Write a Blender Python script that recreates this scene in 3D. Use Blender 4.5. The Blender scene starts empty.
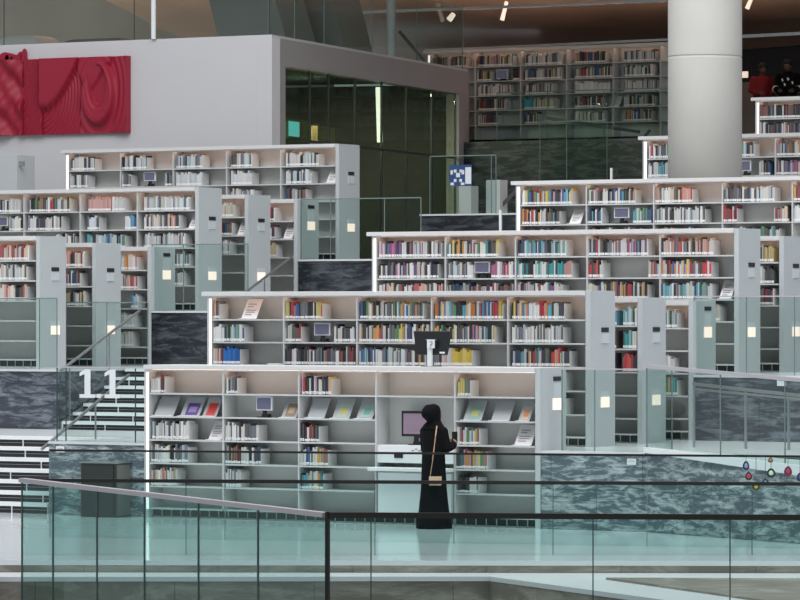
import bpy, bmesh, math, random
from mathutils import Vector, Matrix
random.seed(7)
S = bpy.context.scene
COL = S.collection
# ---------------------------------------------------------------- camera
F = 4200.0; TH = math.radians(30.4); SN, CS = math.sin(TH), math.cos(TH)
EYE = 2.97; Y0 = 312.0
cam = bpy.data.cameras.new('camera'); camo = bpy.data.objects.new('camera', cam); COL.objects.link(camo)
camo.location = (0, 0, EYE); camo.rotation_euler = (math.pi/2, 0, TH)
cam.sensor_width = 36; cam.lens = F/800*36; cam.shift_y = (Y0-300)/800.0
cam.clip_start = 1; cam.clip_end = 400
S.camera = camo
# ---------------------------------------------------------------- world and daylight
W = bpy.data.worlds.new('world'); S.world = W; W.use_nodes = True
wb = W.node_tree.nodes['Background']; wb.inputs[0].default_value = (0.88, 0.94, 1.0, 1); wb.inputs[1].default_value = 0.40
def area(name, loc, target, sx, sy, power, col):
    l = bpy.data.lights.new(name, 'AREA'); l.shape = 'RECTANGLE'; l.size = sx; l.size_y = sy; l.energy = power; l.color = col
    o = bpy.data.objects.new(name, l); COL.objects.link(o); o.location = loc
    o.rotation_euler = (Vector(target)-Vector(loc)).to_track_quat('-Z', 'Y').to_euler(); return o
area('skylight_daylight', (-30, 44, 26), (-32, 54, 0), 40, 22, 12500, (0.97, 0.98, 1.0))
area('facade_daylight', (18, 34, 14), (-32, 58, 2), 26, 16, 4300, (0.96, 0.98, 1.0))
def strip_up(name, loc, sx, sy, power, col):
    o = area(name, loc, (loc[0], loc[1], loc[2]+5), sx, sy, power, col); o.rotation_euler = (math.pi, 0, 0)
strip_up('added_ceiling_fill', (-55, 82, 9.9), 14, 4, 260, (1.0, .93, .86))  # unseen fill added to brighten the ceiling over the gallery
strip_up('added_copper_fill', (-44, 84.4, 9.08), 9, .3, 95, (1.0, .82, .68))  # unseen fill added above the back bookcase to make the copper glow
S.view_settings.view_transform = 'Standard'; S.view_settings.look = 'None'
S.view_settings.gamma = 1; S.view_settings.use_curve_mapping = False
S.view_settings.exposure = 0.02
try:
    S.cycles.transparent_max_bounces = 48
    S.cycles.max_bounces = 8
except Exception: pass

# ---------------------------------------------------------------- geometry from the survey of the place
def plane_pt(x, y, V):            # point on the vertical plane Y = V, parallel to the shelf rows
    q = (x-400)/F; Z = V/(CS+q*SN)
    return Vector((q*Z*CS-Z*SN, V, EYE-(y-Y0)*Z/F))
def U(x, V): return plane_pt(x, Y0, V).x
def K(x, V): return F/(V/(CS+(x-400)/F*SN))
def at(x, y, Z):                  # point at a straight-ahead distance Z
    q = (x-400)/F
    return Vector((q*Z*CS-Z*SN, q*Z*SN+Z*CS, EYE-(y-Y0)*Z/F))
def on_z(x, y, z): return at(x, y, (EYE-z)*F/(y-Y0))

# ---------------------------------------------------------------- materials
def nt(m): return m.node_tree.nodes, m.node_tree.links
def mat(name, col, rough=0.5, metal=0, emis=None, es=0, spec=0.5, noise=0, nscale=20, bump=0, coat=0):
    m = bpy.data.materials.new(name); m.use_nodes = True
    n, l = nt(m); b = n['Principled BSDF']
    b.inputs['Base Color'].default_value = (*col, 1); b.inputs['Roughness'].default_value = rough
    b.inputs['Metallic'].default_value = metal
    b.inputs['Specular IOR Level'].default_value = spec
    if emis: b.inputs['Emission Color'].default_value = (*emis, 1); b.inputs['Emission Strength'].default_value = es
    if noise or bump:
        tc = n.new('ShaderNodeTexCoord'); t = n.new('ShaderNodeTexNoise'); t.inputs['Scale'].default_value = nscale; t.inputs['Detail'].default_value = 5
        l.new(tc.outputs['Object'], t.inputs['Vector'])
        if noise:
            mx = n.new('ShaderNodeMix'); mx.data_type = 'RGBA'
            mx.inputs[6].default_value = (*[c*(1-noise) for c in col], 1); mx.inputs[7].default_value = (*[min(1, c*(1+noise)) for c in col], 1)
            l.new(t.outputs['Fac'], mx.inputs[0]); l.new(mx.outputs[2], b.inputs['Base Color'])
        if bump:
            bp = n.new('ShaderNodeBump'); bp.inputs['Strength'].default_value = bump; bp.inputs['Distance'].default_value = 0.02
            l.new(t.outputs['Fac'], bp.inputs['Height']); l.new(bp.outputs[0], b.inputs['Normal'])
    return m
def marble(name, dark, light, rough=0.3, sc=1.0, tilt=0.5):
    m = bpy.data.materials.new(name); m.use_nodes = True; n, l = nt(m); b = n['Principled BSDF']
    tc = n.new('ShaderNodeTexCoord'); mp = n.new('ShaderNodeMapping'); mp.inputs['Rotation'].default_value = (0, tilt, 0.3); mp.inputs['Scale'].default_value = (0.55*sc, 0.8*sc, 2.4*sc)
    l.new(tc.outputs['Object'], mp.inputs['Vector'])
    t = n.new('ShaderNodeTexNoise'); t.inputs['Scale'].default_value = 1.6; t.inputs['Detail'].default_value = 10; t.inputs['Roughness'].default_value = 0.74; t.inputs['Distortion'].default_value = 0.6
    l.new(mp.outputs[0], t.inputs['Vector'])
    r = n.new('ShaderNodeValToRGB'); e = r.color_ramp.elements
    e[0].position = 0.34; e[0].color = (*dark, 1); e[1].position = 0.66; e[1].color = (*light, 1)
    q = r.color_ramp.elements.new(0.52); q.color = (*[d*0.6+g*0.4 for d, g in zip(dark, light)], 1)
    q = r.color_ramp.elements.new(0.47); q.color = (*[d*1.1 for d in dark], 1)
    l.new(t.outputs['Fac'], r.inputs[0])
    # thin joints between the stone slabs
    br = n.new('ShaderNodeTexBrick'); br.inputs['Scale'].default_value = 1.0; br.inputs['Mortar Size'].default_value = 0.004
    br.inputs['Brick Width'].default_value = 1.4; br.inputs['Row Height'].default_value = 0.55
    br.inputs['Color1'].default_value = (1, 1, 1, 1); br.inputs['Color2'].default_value = (0.8, 0.8, 0.8, 1); br.inputs['Mortar'].default_value = (0.35, 0.35, 0.35, 1)
    mp2 = n.new('ShaderNodeMapping'); mp2.inputs['Rotation'].default_value = (math.pi/2, 0, 0); l.new(tc.outputs['Object'], mp2.inputs['Vector']); l.new(mp2.outputs[0], br.inputs['Vector'])
    mx = n.new('ShaderNodeMix'); mx.data_type = 'RGBA'; mx.blend_type = 'MULTIPLY'; mx.inputs[0].default_value = 1
    l.new(r.outputs[0], mx.inputs[6]); l.new(br.outputs[0], mx.inputs[7]); l.new(mx.outputs[2], b.inputs['Base Color'])
    b.inputs['Roughness'].default_value = rough
    return m
def glass(name, tint, refl=0.06, rough=0.0, gcol=(1, 1, 1)):
    m = bpy.data.materials.new(name); m.use_nodes = True; n, l = nt(m)
    for x in list(n):
        if x.type != 'OUTPUT_MATERIAL': n.remove(x)
    out = n['Material Output']
    t = n.new('ShaderNodeBsdfTransparent'); t.inputs[0].default_value = (*tint, 1)
    g = n.new('ShaderNodeBsdfGlossy'); g.inputs['Roughness'].default_value = rough; g.inputs['Color'].default_value = (*gcol, 1)
    lw = n.new('ShaderNodeLayerWeight'); lw.inputs['Blend'].default_value = 0.25
    mp = n.new('ShaderNodeMapRange'); mp.inputs[3].default_value = refl; mp.inputs[4].default_value = 0.11
    l.new(lw.outputs['Fresnel'], mp.inputs[0])
    mx = n.new('ShaderNodeMixShader'); l.new(mp.outputs[0], mx.inputs[0]); l.new(t.outputs[0], mx.inputs[1]); l.new(g.outputs[0], mx.inputs[2]); l.new(mx.outputs[0], out.inputs[0])
    return m
def light_mat(name, col, s):
    m = bpy.data.materials.new(name); m.use_nodes = True; n, l = nt(m)
    b = n['Principled BSDF']; b.inputs['Base Color'].default_value = (*col, 1); b.inputs['Emission Color'].default_value = (*col, 1); b.inputs['Emission Strength'].default_value = s
    return m
def attr_mat(name, src, rough=0.55):
    m = bpy.data.materials.new(name); m.use_nodes = True; n, l = nt(m); b = n['Principled BSDF']; b.inputs['Roughness'].default_value = rough
    if src == 'object':
        a = n.new('ShaderNodeObjectInfo'); l.new(a.outputs['Color'], b.inputs['Base Color'])
    else:
        a = n.new('ShaderNodeVertexColor'); a.layer_name = 'Col'; l.new(a.outputs['Color'], b.inputs['Base Color'])
    return m
M = {}
M['case'] = mat('shelf_laminate', (0.55, 0.555, 0.55), 0.38, noise=0.03, nscale=3)
M['back'] = mat('shelf_back_laminate', (0.64, 0.64, 0.62), 0.5, noise=0.03, nscale=3)
M['endp'] = mat('end_panel_laminate', (0.49, 0.52, 0.53), 0.35, noise=0.04, nscale=2)
M['slab'] = mat('top_slab_laminate', (0.64, 0.635, 0.63), 0.4)
M['grille'] = mat('plinth_grille_metal', (0.05, 0.07, 0.07), 0.4, 0.5)
M['led'] = light_mat('shelf_led', (1.0, 0.62, 0.44), 4.6)
M['ledv'] = light_mat('post_led', (1.0, 0.90, 0.86), 1.25)
M['label'] = mat('spine_label_paper', (0.85, 0.86, 0.86), 0.6)
M['pages'] = mat('book_pages', (0.75, 0.72, 0.65), 0.8)
M['book'] = attr_mat('book_cover', 'object')
M['bookfar'] = attr_mat('far_book_cover', 'attr')
M['bookend'] = mat('bookend_metal', (0.55, 0.55, 0.54), 0.45)
M['plate'] = mat('sign_plate_dark', (0.02, 0.025, 0.03), 0.4)
M['card'] = mat('sign_card', (0.56, 0.60, 0.62), 0.5)
M['switch'] = light_mat('lit_panel', (1.0, 0.80, 0.68), 0.66)
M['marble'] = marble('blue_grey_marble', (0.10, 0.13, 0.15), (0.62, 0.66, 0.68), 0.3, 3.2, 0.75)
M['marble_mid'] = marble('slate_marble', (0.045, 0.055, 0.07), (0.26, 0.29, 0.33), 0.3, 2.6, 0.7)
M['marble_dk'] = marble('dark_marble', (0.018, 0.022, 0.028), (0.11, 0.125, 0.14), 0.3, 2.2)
M['stone'] = marble('brown_stone', (0.19, 0.17, 0.14), (0.42, 0.39, 0.33), 0.4, 1.0, 0.15)
M['floor'] = mat('polished_white_floor', (0.66, 0.70, 0.71), 0.11, noise=0.05, nscale=1.2, spec=0.75)
M['terr'] = mat('terrace_floor', (0.62, 0.64, 0.65), 0.25, noise=0.04, nscale=1.5)
M['ledge'] = mat('ledge_white', (0.74, 0.76, 0.77), 0.35)
M['tread'] = mat('stair_tread_white', (0.80, 0.82, 0.83), 0.35)
M['gap_shade'] = mat('stair_gap_shade', (0.02, 0.02, 0.022), 0.6)
M['steel'] = mat('brushed_steel', (0.42, 0.43, 0.44), 0.3, 0.8)
M['rail'] = mat('dark_bronze_rail', (0.018, 0.016, 0.015), 0.45, 0.3)
M['cap'] = mat('pale_rail_cap', (0.50, 0.47, 0.50), 0.35, 0.2)
M['g_front'] = glass('balustrade_glass_green', (0.885, 0.945, 0.935), 0.0)
M['g_dark'] = glass('balustrade_glass_deep', (0.77, 0.875, 0.86), 0.0)
M['g_terr'] = glass('terrace_glass', (0.855, 0.91, 0.895), 0.006)
M['gedge'] = mat('glass_edge_green', (0.17, 0.22, 0.215), 0.25)
M['joint'] = mat('glass_joint', (0.03, 0.06, 0.06), 0.3)
M['g_build'] = glass('building_glass', (0.62, 0.71, 0.66), 0.12, 0.03, (0.42, 0.55, 0.50))
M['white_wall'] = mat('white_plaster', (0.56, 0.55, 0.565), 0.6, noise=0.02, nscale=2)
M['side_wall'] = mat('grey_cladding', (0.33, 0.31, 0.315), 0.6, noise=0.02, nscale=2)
M['red'] = mat('crimson_relief', (0.30, 0.008, 0.03), 0.55)
M['conc'] = mat('pale_concrete', (0.50, 0.485, 0.455), 0.7, noise=0.07, nscale=1.5, bump=0.15)
M['conc2'] = mat('grey_concrete', (0.27, 0.28, 0.265), 0.75, noise=0.06, nscale=1.5)
M['frame'] = mat('window_frame', (0.07, 0.075, 0.075), 0.4, 0.4)
M['copper'] = mat('copper_ceiling', (0.85, 0.50, 0.36), 0.35, 0.2, noise=0.35, nscale=0.7, bump=0.5)
M['ceil'] = mat('brown_ceiling', (0.62, 0.54, 0.46), 0.55, noise=0.3, nscale=0.35)
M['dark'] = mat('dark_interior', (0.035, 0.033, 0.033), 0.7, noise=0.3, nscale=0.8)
M['wood'] = mat('cabinet_wood', (0.36, 0.26, 0.11), 0.5, noise=0.3, nscale=1)
M['black'] = mat('black_plastic', (0.012, 0.013, 0.015), 0.35)
M['cloth'] = mat('black_cloth', (0.006, 0.006, 0.007), 0.95, bump=0.3, nscale=30, spec=0.12)
M['skin'] = mat('skin', (0.30, 0.17, 0.11), 0.5)
M['skin_dk'] = mat('skin_dark', (0.12, 0.065, 0.045), 0.5)
M['hair'] = mat('dark_hair', (0.012, 0.010, 0.010), 0.6)
M['tan'] = mat('tan_leather', (0.52, 0.30, 0.20), 0.5)
M['redcloth'] = mat('red_jacket', (0.22, 0.006, 0.012), 0.8)
M['white'] = mat('white_plastic', (0.75, 0.77, 0.78), 0.4)
M['paper'] = mat('paper', (0.72, 0.70, 0.70), 0.7)
M['ink'] = mat('print_ink', (0.28, 0.26, 0.28), 0.7)
M['screen'] = light_mat('lilac_screen', (0.21, 0.15, 0.20), 0.35)
M['screen2'] = light_mat('blue_grey_screen', (0.10, 0.10, 0.16), 0.3)
M['signblue'] = mat('poster_blue', (0.03, 0.07, 0.20), 0.5)
M['green_sign'] = light_mat('green_notice', (0.10, 0.50, 0.42), 0.35)
M['easel'] = mat('grey_easel', (0.36, 0.38, 0.39), 0.45)
def colmat(c, r=0.5):
    k = 'c_%d_%d_%d' % tuple(int(v*99) for v in c)
    if k not in M: M[k] = mat('colour_'+k, c, r)
    return M[k]

# ---------------------------------------------------------------- mesh helpers
class MB:
    def __init__(s): s.v = []; s.f = []; s.m = []; s.mats = []
    def mi(s, m):
        if m not in s.mats: s.mats.append(m)
        return s.mats.index(m)
    def box(s, x0, y0, z0, x1, y1, z1, m):
        i = len(s.v); s.v += [(x0,y0,z0),(x1,y0,z0),(x1,y1,z0),(x0,y1,z0),(x0,y0,z1),(x1,y0,z1),(x1,y1,z1),(x0,y1,z1)]
        k = s.mi(m)
        for q in ((0,3,2,1),(4,5,6,7),(0,1,5,4),(1,2,6,5),(2,3,7,6),(3,0,4,7)): s.f.append(tuple(i+a for a in q)); s.m.append(k)
        return s
    def hexa(s, p, m):            # 8 points: bottom four, top four
        i = len(s.v); s.v += [tuple(a) for a in p]; k = s.mi(m)
        for q in ((0,3,2,1),(4,5,6,7),(0,1,5,4),(1,2,6,5),(2,3,7,6),(3,0,4,7)): s.f.append(tuple(i+a for a in q)); s.m.append(k)
        return s
    def bar(s, a, b, w, h, m, up=Vector((0,0,1))):   # rectangular bar between two points
        a, b = Vector(a), Vector(b); d = (b-a).normalized(); r = d.cross(up)
        r = (r.normalized() if r.length > 1e-5 else Vector((1,0,0)))*w/2; u = r.cross(d).normalized()*h/2
        return s.hexa([a-r-u, a+r-u, b+r-u, b-r-u, a-r+u, a+r+u, b+r+u, b-r+u], m)
    def tube(s, a, b, r0, r1, m, n=12, caps=True):
        a, b = Vector(a), Vector(b); d = (b-a).normalized(); t = Vector((0,0,1)) if abs(d.z) < .9 else Vector((1,0,0))
        x = d.cross(t).normalized(); y = d.cross(x); i = len(s.v); k = s.mi(m)
        for p, r in ((a, r0), (b, r1)):
            for j in range(n):
                g = 2*math.pi*j/n; s.v.append(tuple(p+x*math.cos(g)*r+y*math.sin(g)*r))
        for j in range(n): s.f.append((i+j, i+(j+1)%n, i+n+(j+1)%n, i+n+j)); s.m.append(k)
        if caps:
            s.f.append(tuple(i+j for j in range(n))[::-1]); s.m.append(k); s.f.append(tuple(i+n+j for j in range(n))); s.m.append(k)
        return s
    def loft(s, rings, m, caps=True):     # rings: lists of points
        i = len(s.v); n = len(rings[0]); k = s.mi(m)
        for r in rings: s.v += [tuple(p) for p in r]
        for a in range(len(rings)-1):
            for j in range(n):
                s.f.append((i+a*n+j, i+a*n+(j+1)%n, i+(a+1)*n+(j+1)%n, i+(a+1)*n+j)); s.m.append(k)
        if caps:
            s.f.append(tuple(i+j for j in range(n))[::-1]); s.m.append(k)
            o = i+(len(rings)-1)*n; s.f.append(tuple(o+j for j in range(n))); s.m.append(k)
        return s
    def prism(s, pts, z0, z1, m):         # polygon in plan
        s.loft([[(p[0], p[1], z0) for p in pts], [(p[0], p[1], z1) for p in pts]], m); return s
    def build(s, name, parent=None, smooth=False, bevel=0):
        me = bpy.data.meshes.new(name); me.from_pydata(s.v, [], s.f)
        for m in s.mats: me.materials.append(m)
        me.polygons.foreach_set('material_index', s.m)
        if smooth: me.polygons.foreach_set('use_smooth', [True]*len(s.f))
        me.update()
        bm = bmesh.new(); bm.from_mesh(me); bmesh.ops.recalc_face_normals(bm, faces=bm.faces[:]); bm.to_mesh(me); bm.free()
        o = bpy.data.objects.new(name, me); COL.objects.link(o)
        if parent: o.parent = parent
        if bevel:
            b = o.modifiers.new('bevel', 'BEVEL'); b.width = bevel; b.segments = 2; b.limit_method = 'ANGLE'
        return o
def empty(name, loc=(0,0,0), rz=0):
    o = bpy.data.objects.new(name, None); COL.objects.link(o); o.location = loc; o.rotation_euler = (0,0,rz); o.empty_display_size = 0.1; return o
def tag(o, label=None, cat=None, group=None, kind=None):
    if label: o['label'] = label
    if cat: o['category'] = cat
    if group: o['group'] = group
    if kind: o['kind'] = kind
    return o
def struct(o): o['kind'] = 'structure'; return o
def box(name, x0, y0, z0, x1, y1, z1, m, parent=None, bevel=0): return MB().box(x0,y0,z0,x1,y1,z1,m).build(name, parent, bevel=bevel)
ORD = ['top', 'second', 'third', 'fourth', 'fifth', 'sixth', 'seventh']
NTH = ['first', 'second', 'third', 'fourth', 'fifth', 'sixth', 'seventh', 'eighth', 'ninth', 'tenth', 'eleventh', 'twelfth', 'thirteenth', 'fourteenth', 'fifteenth', 'sixteenth', 'seventeenth', 'eighteenth', 'nineteenth', 'twentieth', 'twenty-first', 'twenty-second', 'twenty-third', 'twenty-fourth', 'twenty-fifth', 'twenty-sixth', 'twenty-seventh', 'twenty-eighth', 'twenty-ninth', 'thirtieth', 'thirty-first', 'thirty-second', 'thirty-third', 'thirty-fourth', 'thirty-fifth', 'thirty-sixth', 'thirty-seventh', 'thirty-eighth', 'thirty-ninth', 'fortieth']

# ================================================================ THE SETTING
LV = [0.0, 1.07, 2.04, 2.99, 3.94, 4.88]          # terrace levels
WV = [None, 50.62, 55.75, 60.85, 65.95, 71.0]     # fronts of the terrace walls
AL = lambda V: -39.10-0.04*(V-55.7)               # aisle left edge
AR = lambda V: -35.68-0.04*(V-50.6)               # aisle right edge
# ground floor, cut at the front edge that runs square to the line of sight
fl = [on_z(-60, 560, 0), on_z(860, 561, 0)]
a, b = fl
struct(MB().prism([(a.x, a.y), (b.x, b.y), (-15, 60), (-52, 60)], -0.06, 0, M['floor']).build('floor'))
# brown stone step and lower tread in front of the floor
def pl(x, y, z): p = on_z(x, y, z); return (p.x, p.y)
edge = [pl(-60, 560, 0), pl(860, 561, 0)]
struct(MB().prism([edge[0], edge[1], (edge[1][0], edge[1][1]+1.2), (edge[0][0], edge[0][1]+1.2)], -0.14, -0.061, M['stone']).build('trim_1'))
zt = -0.145
e2 = [pl(-60, 577, zt), pl(490, 576.5, zt), pl(800, 618, zt), pl(900, 618, zt)]
struct(MB().prism([e2[0], e2[1], e2[2], e2[3], (edge[1][0]+.3, edge[1][1]+1.5), (edge[0][0], edge[0][1]+1.5)], -0.20, zt, M['terr']).build('floor'))
struct(MB().prism([(e2[0][0], e2[0][1]+.02), (e2[1][0]-.02, e2[1][1]+.02), (e2[2][0]-.02, e2[2][1]+.05), (e2[3][0], e2[3][1]+.05), (edge[1][0]+.3, edge[1][1]+1.5), (edge[0][0], edge[0][1]+1.5)], -1.6, -0.201, M['stone']).build('wall_front'))
struct(MB().prism([pl(606, 577.5, -.12), pl(860, 578.5, -.12), pl(860, 616, -.12), pl(772, 601, -.12)], zt+.001, -0.12, M['stone']).build('trim_2'))
q = [at(300, 618, 43.3), at(860, 618, 43.3), at(860, 640, 40.5), at(300, 640, 40.5)]
struct(MB().prism([(p.x, p.y) for p in q], -0.62, -0.16, M['stone']).build('floor'))
# terraces: level, wall plane; marble front walls with white ledges
def terrace(i, segs, V1, m, mdk=None):
    z = LV[i]
    for (u0, u1, v0) in segs:
        o = MB(); o.box(u0, v0, LV[i-1]+0.001 if i > 1 else 0.001, u1, V1, z-0.035, m); struct(o.build('wall_front'))
        o = MB(); o.box(u0, v0-0.02, z-0.034, u1, V1, z, M['terr']); struct(o.build('floor'))
D = 0.75
T1L, T1R = -33.98, -27.46
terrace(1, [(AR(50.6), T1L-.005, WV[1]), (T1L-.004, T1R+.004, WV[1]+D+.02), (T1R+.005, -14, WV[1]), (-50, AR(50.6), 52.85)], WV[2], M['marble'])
TL = lambda V: -33.935-.038*(V-50.6)
TR = lambda V: -27.58-.030*(V-52.3)
LR = lambda V: -40.42-.03*(V-50.6)
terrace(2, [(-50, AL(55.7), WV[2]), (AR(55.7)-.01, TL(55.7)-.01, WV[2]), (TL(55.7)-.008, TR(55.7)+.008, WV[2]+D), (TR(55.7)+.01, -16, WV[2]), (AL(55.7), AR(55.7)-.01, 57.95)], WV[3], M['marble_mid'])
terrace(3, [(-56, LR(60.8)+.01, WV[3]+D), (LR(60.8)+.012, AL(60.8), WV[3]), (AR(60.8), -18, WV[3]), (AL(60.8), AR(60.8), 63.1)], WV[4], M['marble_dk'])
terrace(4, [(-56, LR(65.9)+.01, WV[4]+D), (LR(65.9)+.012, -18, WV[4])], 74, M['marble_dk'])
uA6 = U(420, 71)
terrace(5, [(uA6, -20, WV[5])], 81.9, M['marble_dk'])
struct(box('wall_back', -56, 82, 3.9, -22, 82.2, 6.78, M['marble_dk']))
struct(box('floor', -56, 82.21, 6.70, -22, 100, 6.78, M['dark']))

# ================================================================ BOOKCASES
units = {}
def bookcase(key, V, u0, u1, z0, ztop, nb, label, ns=5, led=True, slab=True, over=0.085, sign=True, special=None, phrase=''):
    root = empty('bookcase', (u0, V, z0)); L = u1-u0; H = ztop-z0; t = 0.078
    tag(root, label, 'bookcase', 'white library bookcases on the terraces')
    zt_ = H-(0.065 if slab else 0.0)
    MB().box(0, 0, 0, t, D, zt_, M['case']).build('end_panel', root)
    e = MB().box(L-t, 0, 0, L, D, H-.004, M['endp']); e.build('end_panel', root)
    MB().box(.042, -.012, 0.12, t*0.99, -0.001, zt_-.04, M['ledv']).build('light_strip', root)
    if slab: MB().box(-over, -0.03, zt_+.001, L-t-.001, D+.03, H, M['slab']).build('top_slab', root, bevel=.004)
    else: MB().box(t, 0, zt_-.05, L-t-.001, D, zt_, M['slab']).build('top_slab', root)
    ztin = zt_ if slab else zt_-.05
    MB().box(t, D/2-.01, 0.03, L-t, D/2+.01, ztin, M['back']).build('back_panel', root)
    g = MB(); g.box(t, 0.10, 0, L-t, D-.1, 0.115, M['grille'])
    n = int((L-2*t)/0.16)
    for j in range(n+1): g.box(t+j*(L-2*t-.01)/n, 0.085, 0, t+j*(L-2*t-.01)/n+.012, 0.099, 0.115, M['case'])
    g.box(t, .085, .0, L-t, .0985, .02, M['case'])
    g.build('plinth', root)
    bw = (L-2*t)/nb
    for j in range(1, nb):
        MB().box(t+j*bw-.011, 0.004, 0.14, t+j*bw+.011, D-.004, ztin-.001, M['case']).build('divider', root)
    zs = [H-.405-.335*i for i in range(ns)]
    skip = special or {}
    for i, z in enumerate(zs+[0.14]):
        for j in range(nb):
            if (i, j) in skip: continue
            MB().box(t+j*bw+.0115, 0.006, z-.022, t+(j+1)*bw-.0115, D-.006, z, M['case']).build('shelf', root)
    if led:
        MB().box(t+.02, 0.075, ztin-.012, L-t-.02, 0.10, ztin-.001, M['led']).box(t+.001, 0.002, ztin-.022, L-t-.002, 0.012, ztin-.001, M['slab']).build('light_strip', root)
    if sign:
        s = MB()
        if z0+1.62 < 90:
            s.box(L, D*.44, 1.615, L+.012, D*.72, 1.68, M['plate']); s.build('sign_plate', root)
            MB().box(L, D*.44, 1.45, L+.01, D*.72, 1.60, M['card']).box(L+.0101, D*.44, 1.45, L+.013, D*.72, 1.457, M['ink']).build('sign_card', root)
        sw = MB(); sw.box(L, D*.42, 0.70, L+.012, D*.74, 0.78, M['card']); sw.build('switch_plate', root)
        MB().box(L, D*.42, 0.55, L+.015, D*.74, 0.70, M['switch']).build('lit_panel', root)
    units[key] = dict(root=root, V=V, u0=u0, u1=u1, zs=[z0+z for z in zs], bw=bw, nb=nb, phrase=phrase, t=t, z0=z0, ztop=ztop)
    return root
skipT1 = {(1, 3), (2, 3), (3, 3), (4, 3)}
R1 = bookcase('T1', 50.6, T1L, T1R, 0.0, 2.205, 5, 'long white bookcase on the ground floor behind the woman in black', special=skipT1, over=.0, sign=False, phrase='ground-floor bookcase')
# the upper rear half of each last row stands above the next terrace and shows its own sign and lit panel
def rear_sign(root, L, zf):
    MB().box(L, D*.5, zf+.95, L+.012, D*.78, zf+1.01, M['plate']).build('sign_plate', root)
    MB().box(L, D*.5, zf+.72, L+.01, D*.78, zf+.925, M['card']).build('sign_card', root)
    MB().box(L, D*.48, zf+.55, L+.015, D*.8, zf+.71, M['switch']).build('lit_panel', root)
rear_sign(R1, T1R-T1L, 1.07)
TOP = {1: 3.27, 2: 4.24, 3: 5.19, 4: 6.14, 5: 7.07}
sp = 1.70
for i, (tier, key, ph) in enumerate([(1, 'T2', 'first-terrace bookcase'), (2, 'T3', 'second-terrace bookcase'), (3, 'T4', 'third-terrace bookcase'), (4, 'T5', 'fourth-terrace bookcase'), (5, 'T6', 'fifth-terrace bookcase')]):
    V = 52.3+5.1*i
    where = ['with a monitor back standing before it', 'above the one with the computer post', 'whose right end runs out of the picture', 'cut in two by the round concrete column', 'below the two men at top right'][i]
    bookcase(key, V, TL(V), TR(V) if tier < 3 else TR(V)+1.3*0, LV[tier], TOP[tier], 5, 'long white bookcase on the %s terrace, %s' % (NTH[tier-1], where), phrase=ph)
for tier, key in ((1, 'T2'), (2, 'T3')):
    V = 52.3+5.1*(tier-1)
    nm = NTH[tier-1]
    bookcase(key+'b', V+sp, TL(V+sp), TR(V+sp), LV[tier], TOP[tier]-.09, 5, 'second bookcase row behind the front one on the right %s terrace' % nm, slab=False, phrase=nm+'-terrace second row')
    bookcase(key+'c', V+2*sp+.05, TL(V+2*sp), TR(V+2*sp), LV[tier], TOP[tier]-.13, 5, 'third bookcase row, half sunk in the marble wall, right %s terrace' % nm, slab=False, sign=False, phrase=nm+'-terrace third row')
    rear_sign(units[key+'c']['root'], TR(V+2*sp)-TL(V+2*sp), LV[tier+1]-LV[tier])
LLEN = 6.35
for i, (tier, key, ph) in enumerate([(2, 'L3', 'lower left bookcase'), (3, 'L2', 'middle left bookcase'), (4, 'BL', 'upper left bookcase')]):
    V = 57.4+5.1*i; r = LR(V); r = [-40.64, -40.81, -40.99][i]
    where = ['just above the dark marble wall', 'behind the lowest one on that side', 'under the crimson relief'][i]
    ln = [6.35, 8.85, 6.27][i]; nb = [5, 7, 5][i]
    bookcase(key, V, r-ln, r, LV[tier], TOP[tier], nb, 'long white bookcase at left, %s' % where, phrase=ph)
    if i < 2:
        d = .04
        bookcase(key+'b', V+sp, r-d-LLEN, r-d, LV[tier], TOP[tier]-.09, 5, 'second bookcase row behind the %s' % ph, slab=False, phrase=ph+' second row')
        bookcase(key+'c', V+2*sp+.05, r-2*d-LLEN, r-2*d, LV[tier], TOP[tier]-.13, 5, 'third bookcase row behind the %s, with a dark marble wall beside it' % ph, slab=False, sign=False, phrase=ph+' third row')
        rear_sign(units[key+'c']['root'], LLEN, LV[tier+1]-LV[tier])
ur = -48.56
bookcase('BR', 84, ur, ur+6*1.215, 6.78, 9.0, 6, 'tall dim bookcase under the copper ceiling at the back', sign=False, ns=6, phrase='back-wall bookcase')

# computer desk in the fourth bay of the front bookcase (niche) ---------------
u = units['T1']; bx0 = u['u0']+u['t']+3*u['bw']+.013; bx1 = bx0+u['bw']-.026
k = empty('self_service_desk', (bx0, 50.6, 0))
tag(k, 'white self-service desk built into the bookcase beside the woman', 'desk')
w_ = bx1-bx0
MB().box(0, .02, .86, w_, .34, 1.11, M['white']).build('console', k, bevel=.006)
MB().box(.28, .012, .93, .42, .0199, .99, M['black']).build('card_slot', k)
MB().box(-.03, -.20, .75, w_+.02, .34, .80, M['white']).build('worktop', k, bevel=.006)
MB().box(.02, .0, .14, w_-.02, .3, .735, M['case']).build('cabinet', k)
MB().box(.04, -.012, .16, w_-.04, -.001, .72, M['white']).build('door', k)
x = MB()
for j in range(9): x.box(.56+j*.055, .014, 1.03+.02*(j%2), .60+j*.055, .0199, 1.045+.02*(j%2), M['ink'])
x.build('printed_label', k)
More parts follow.
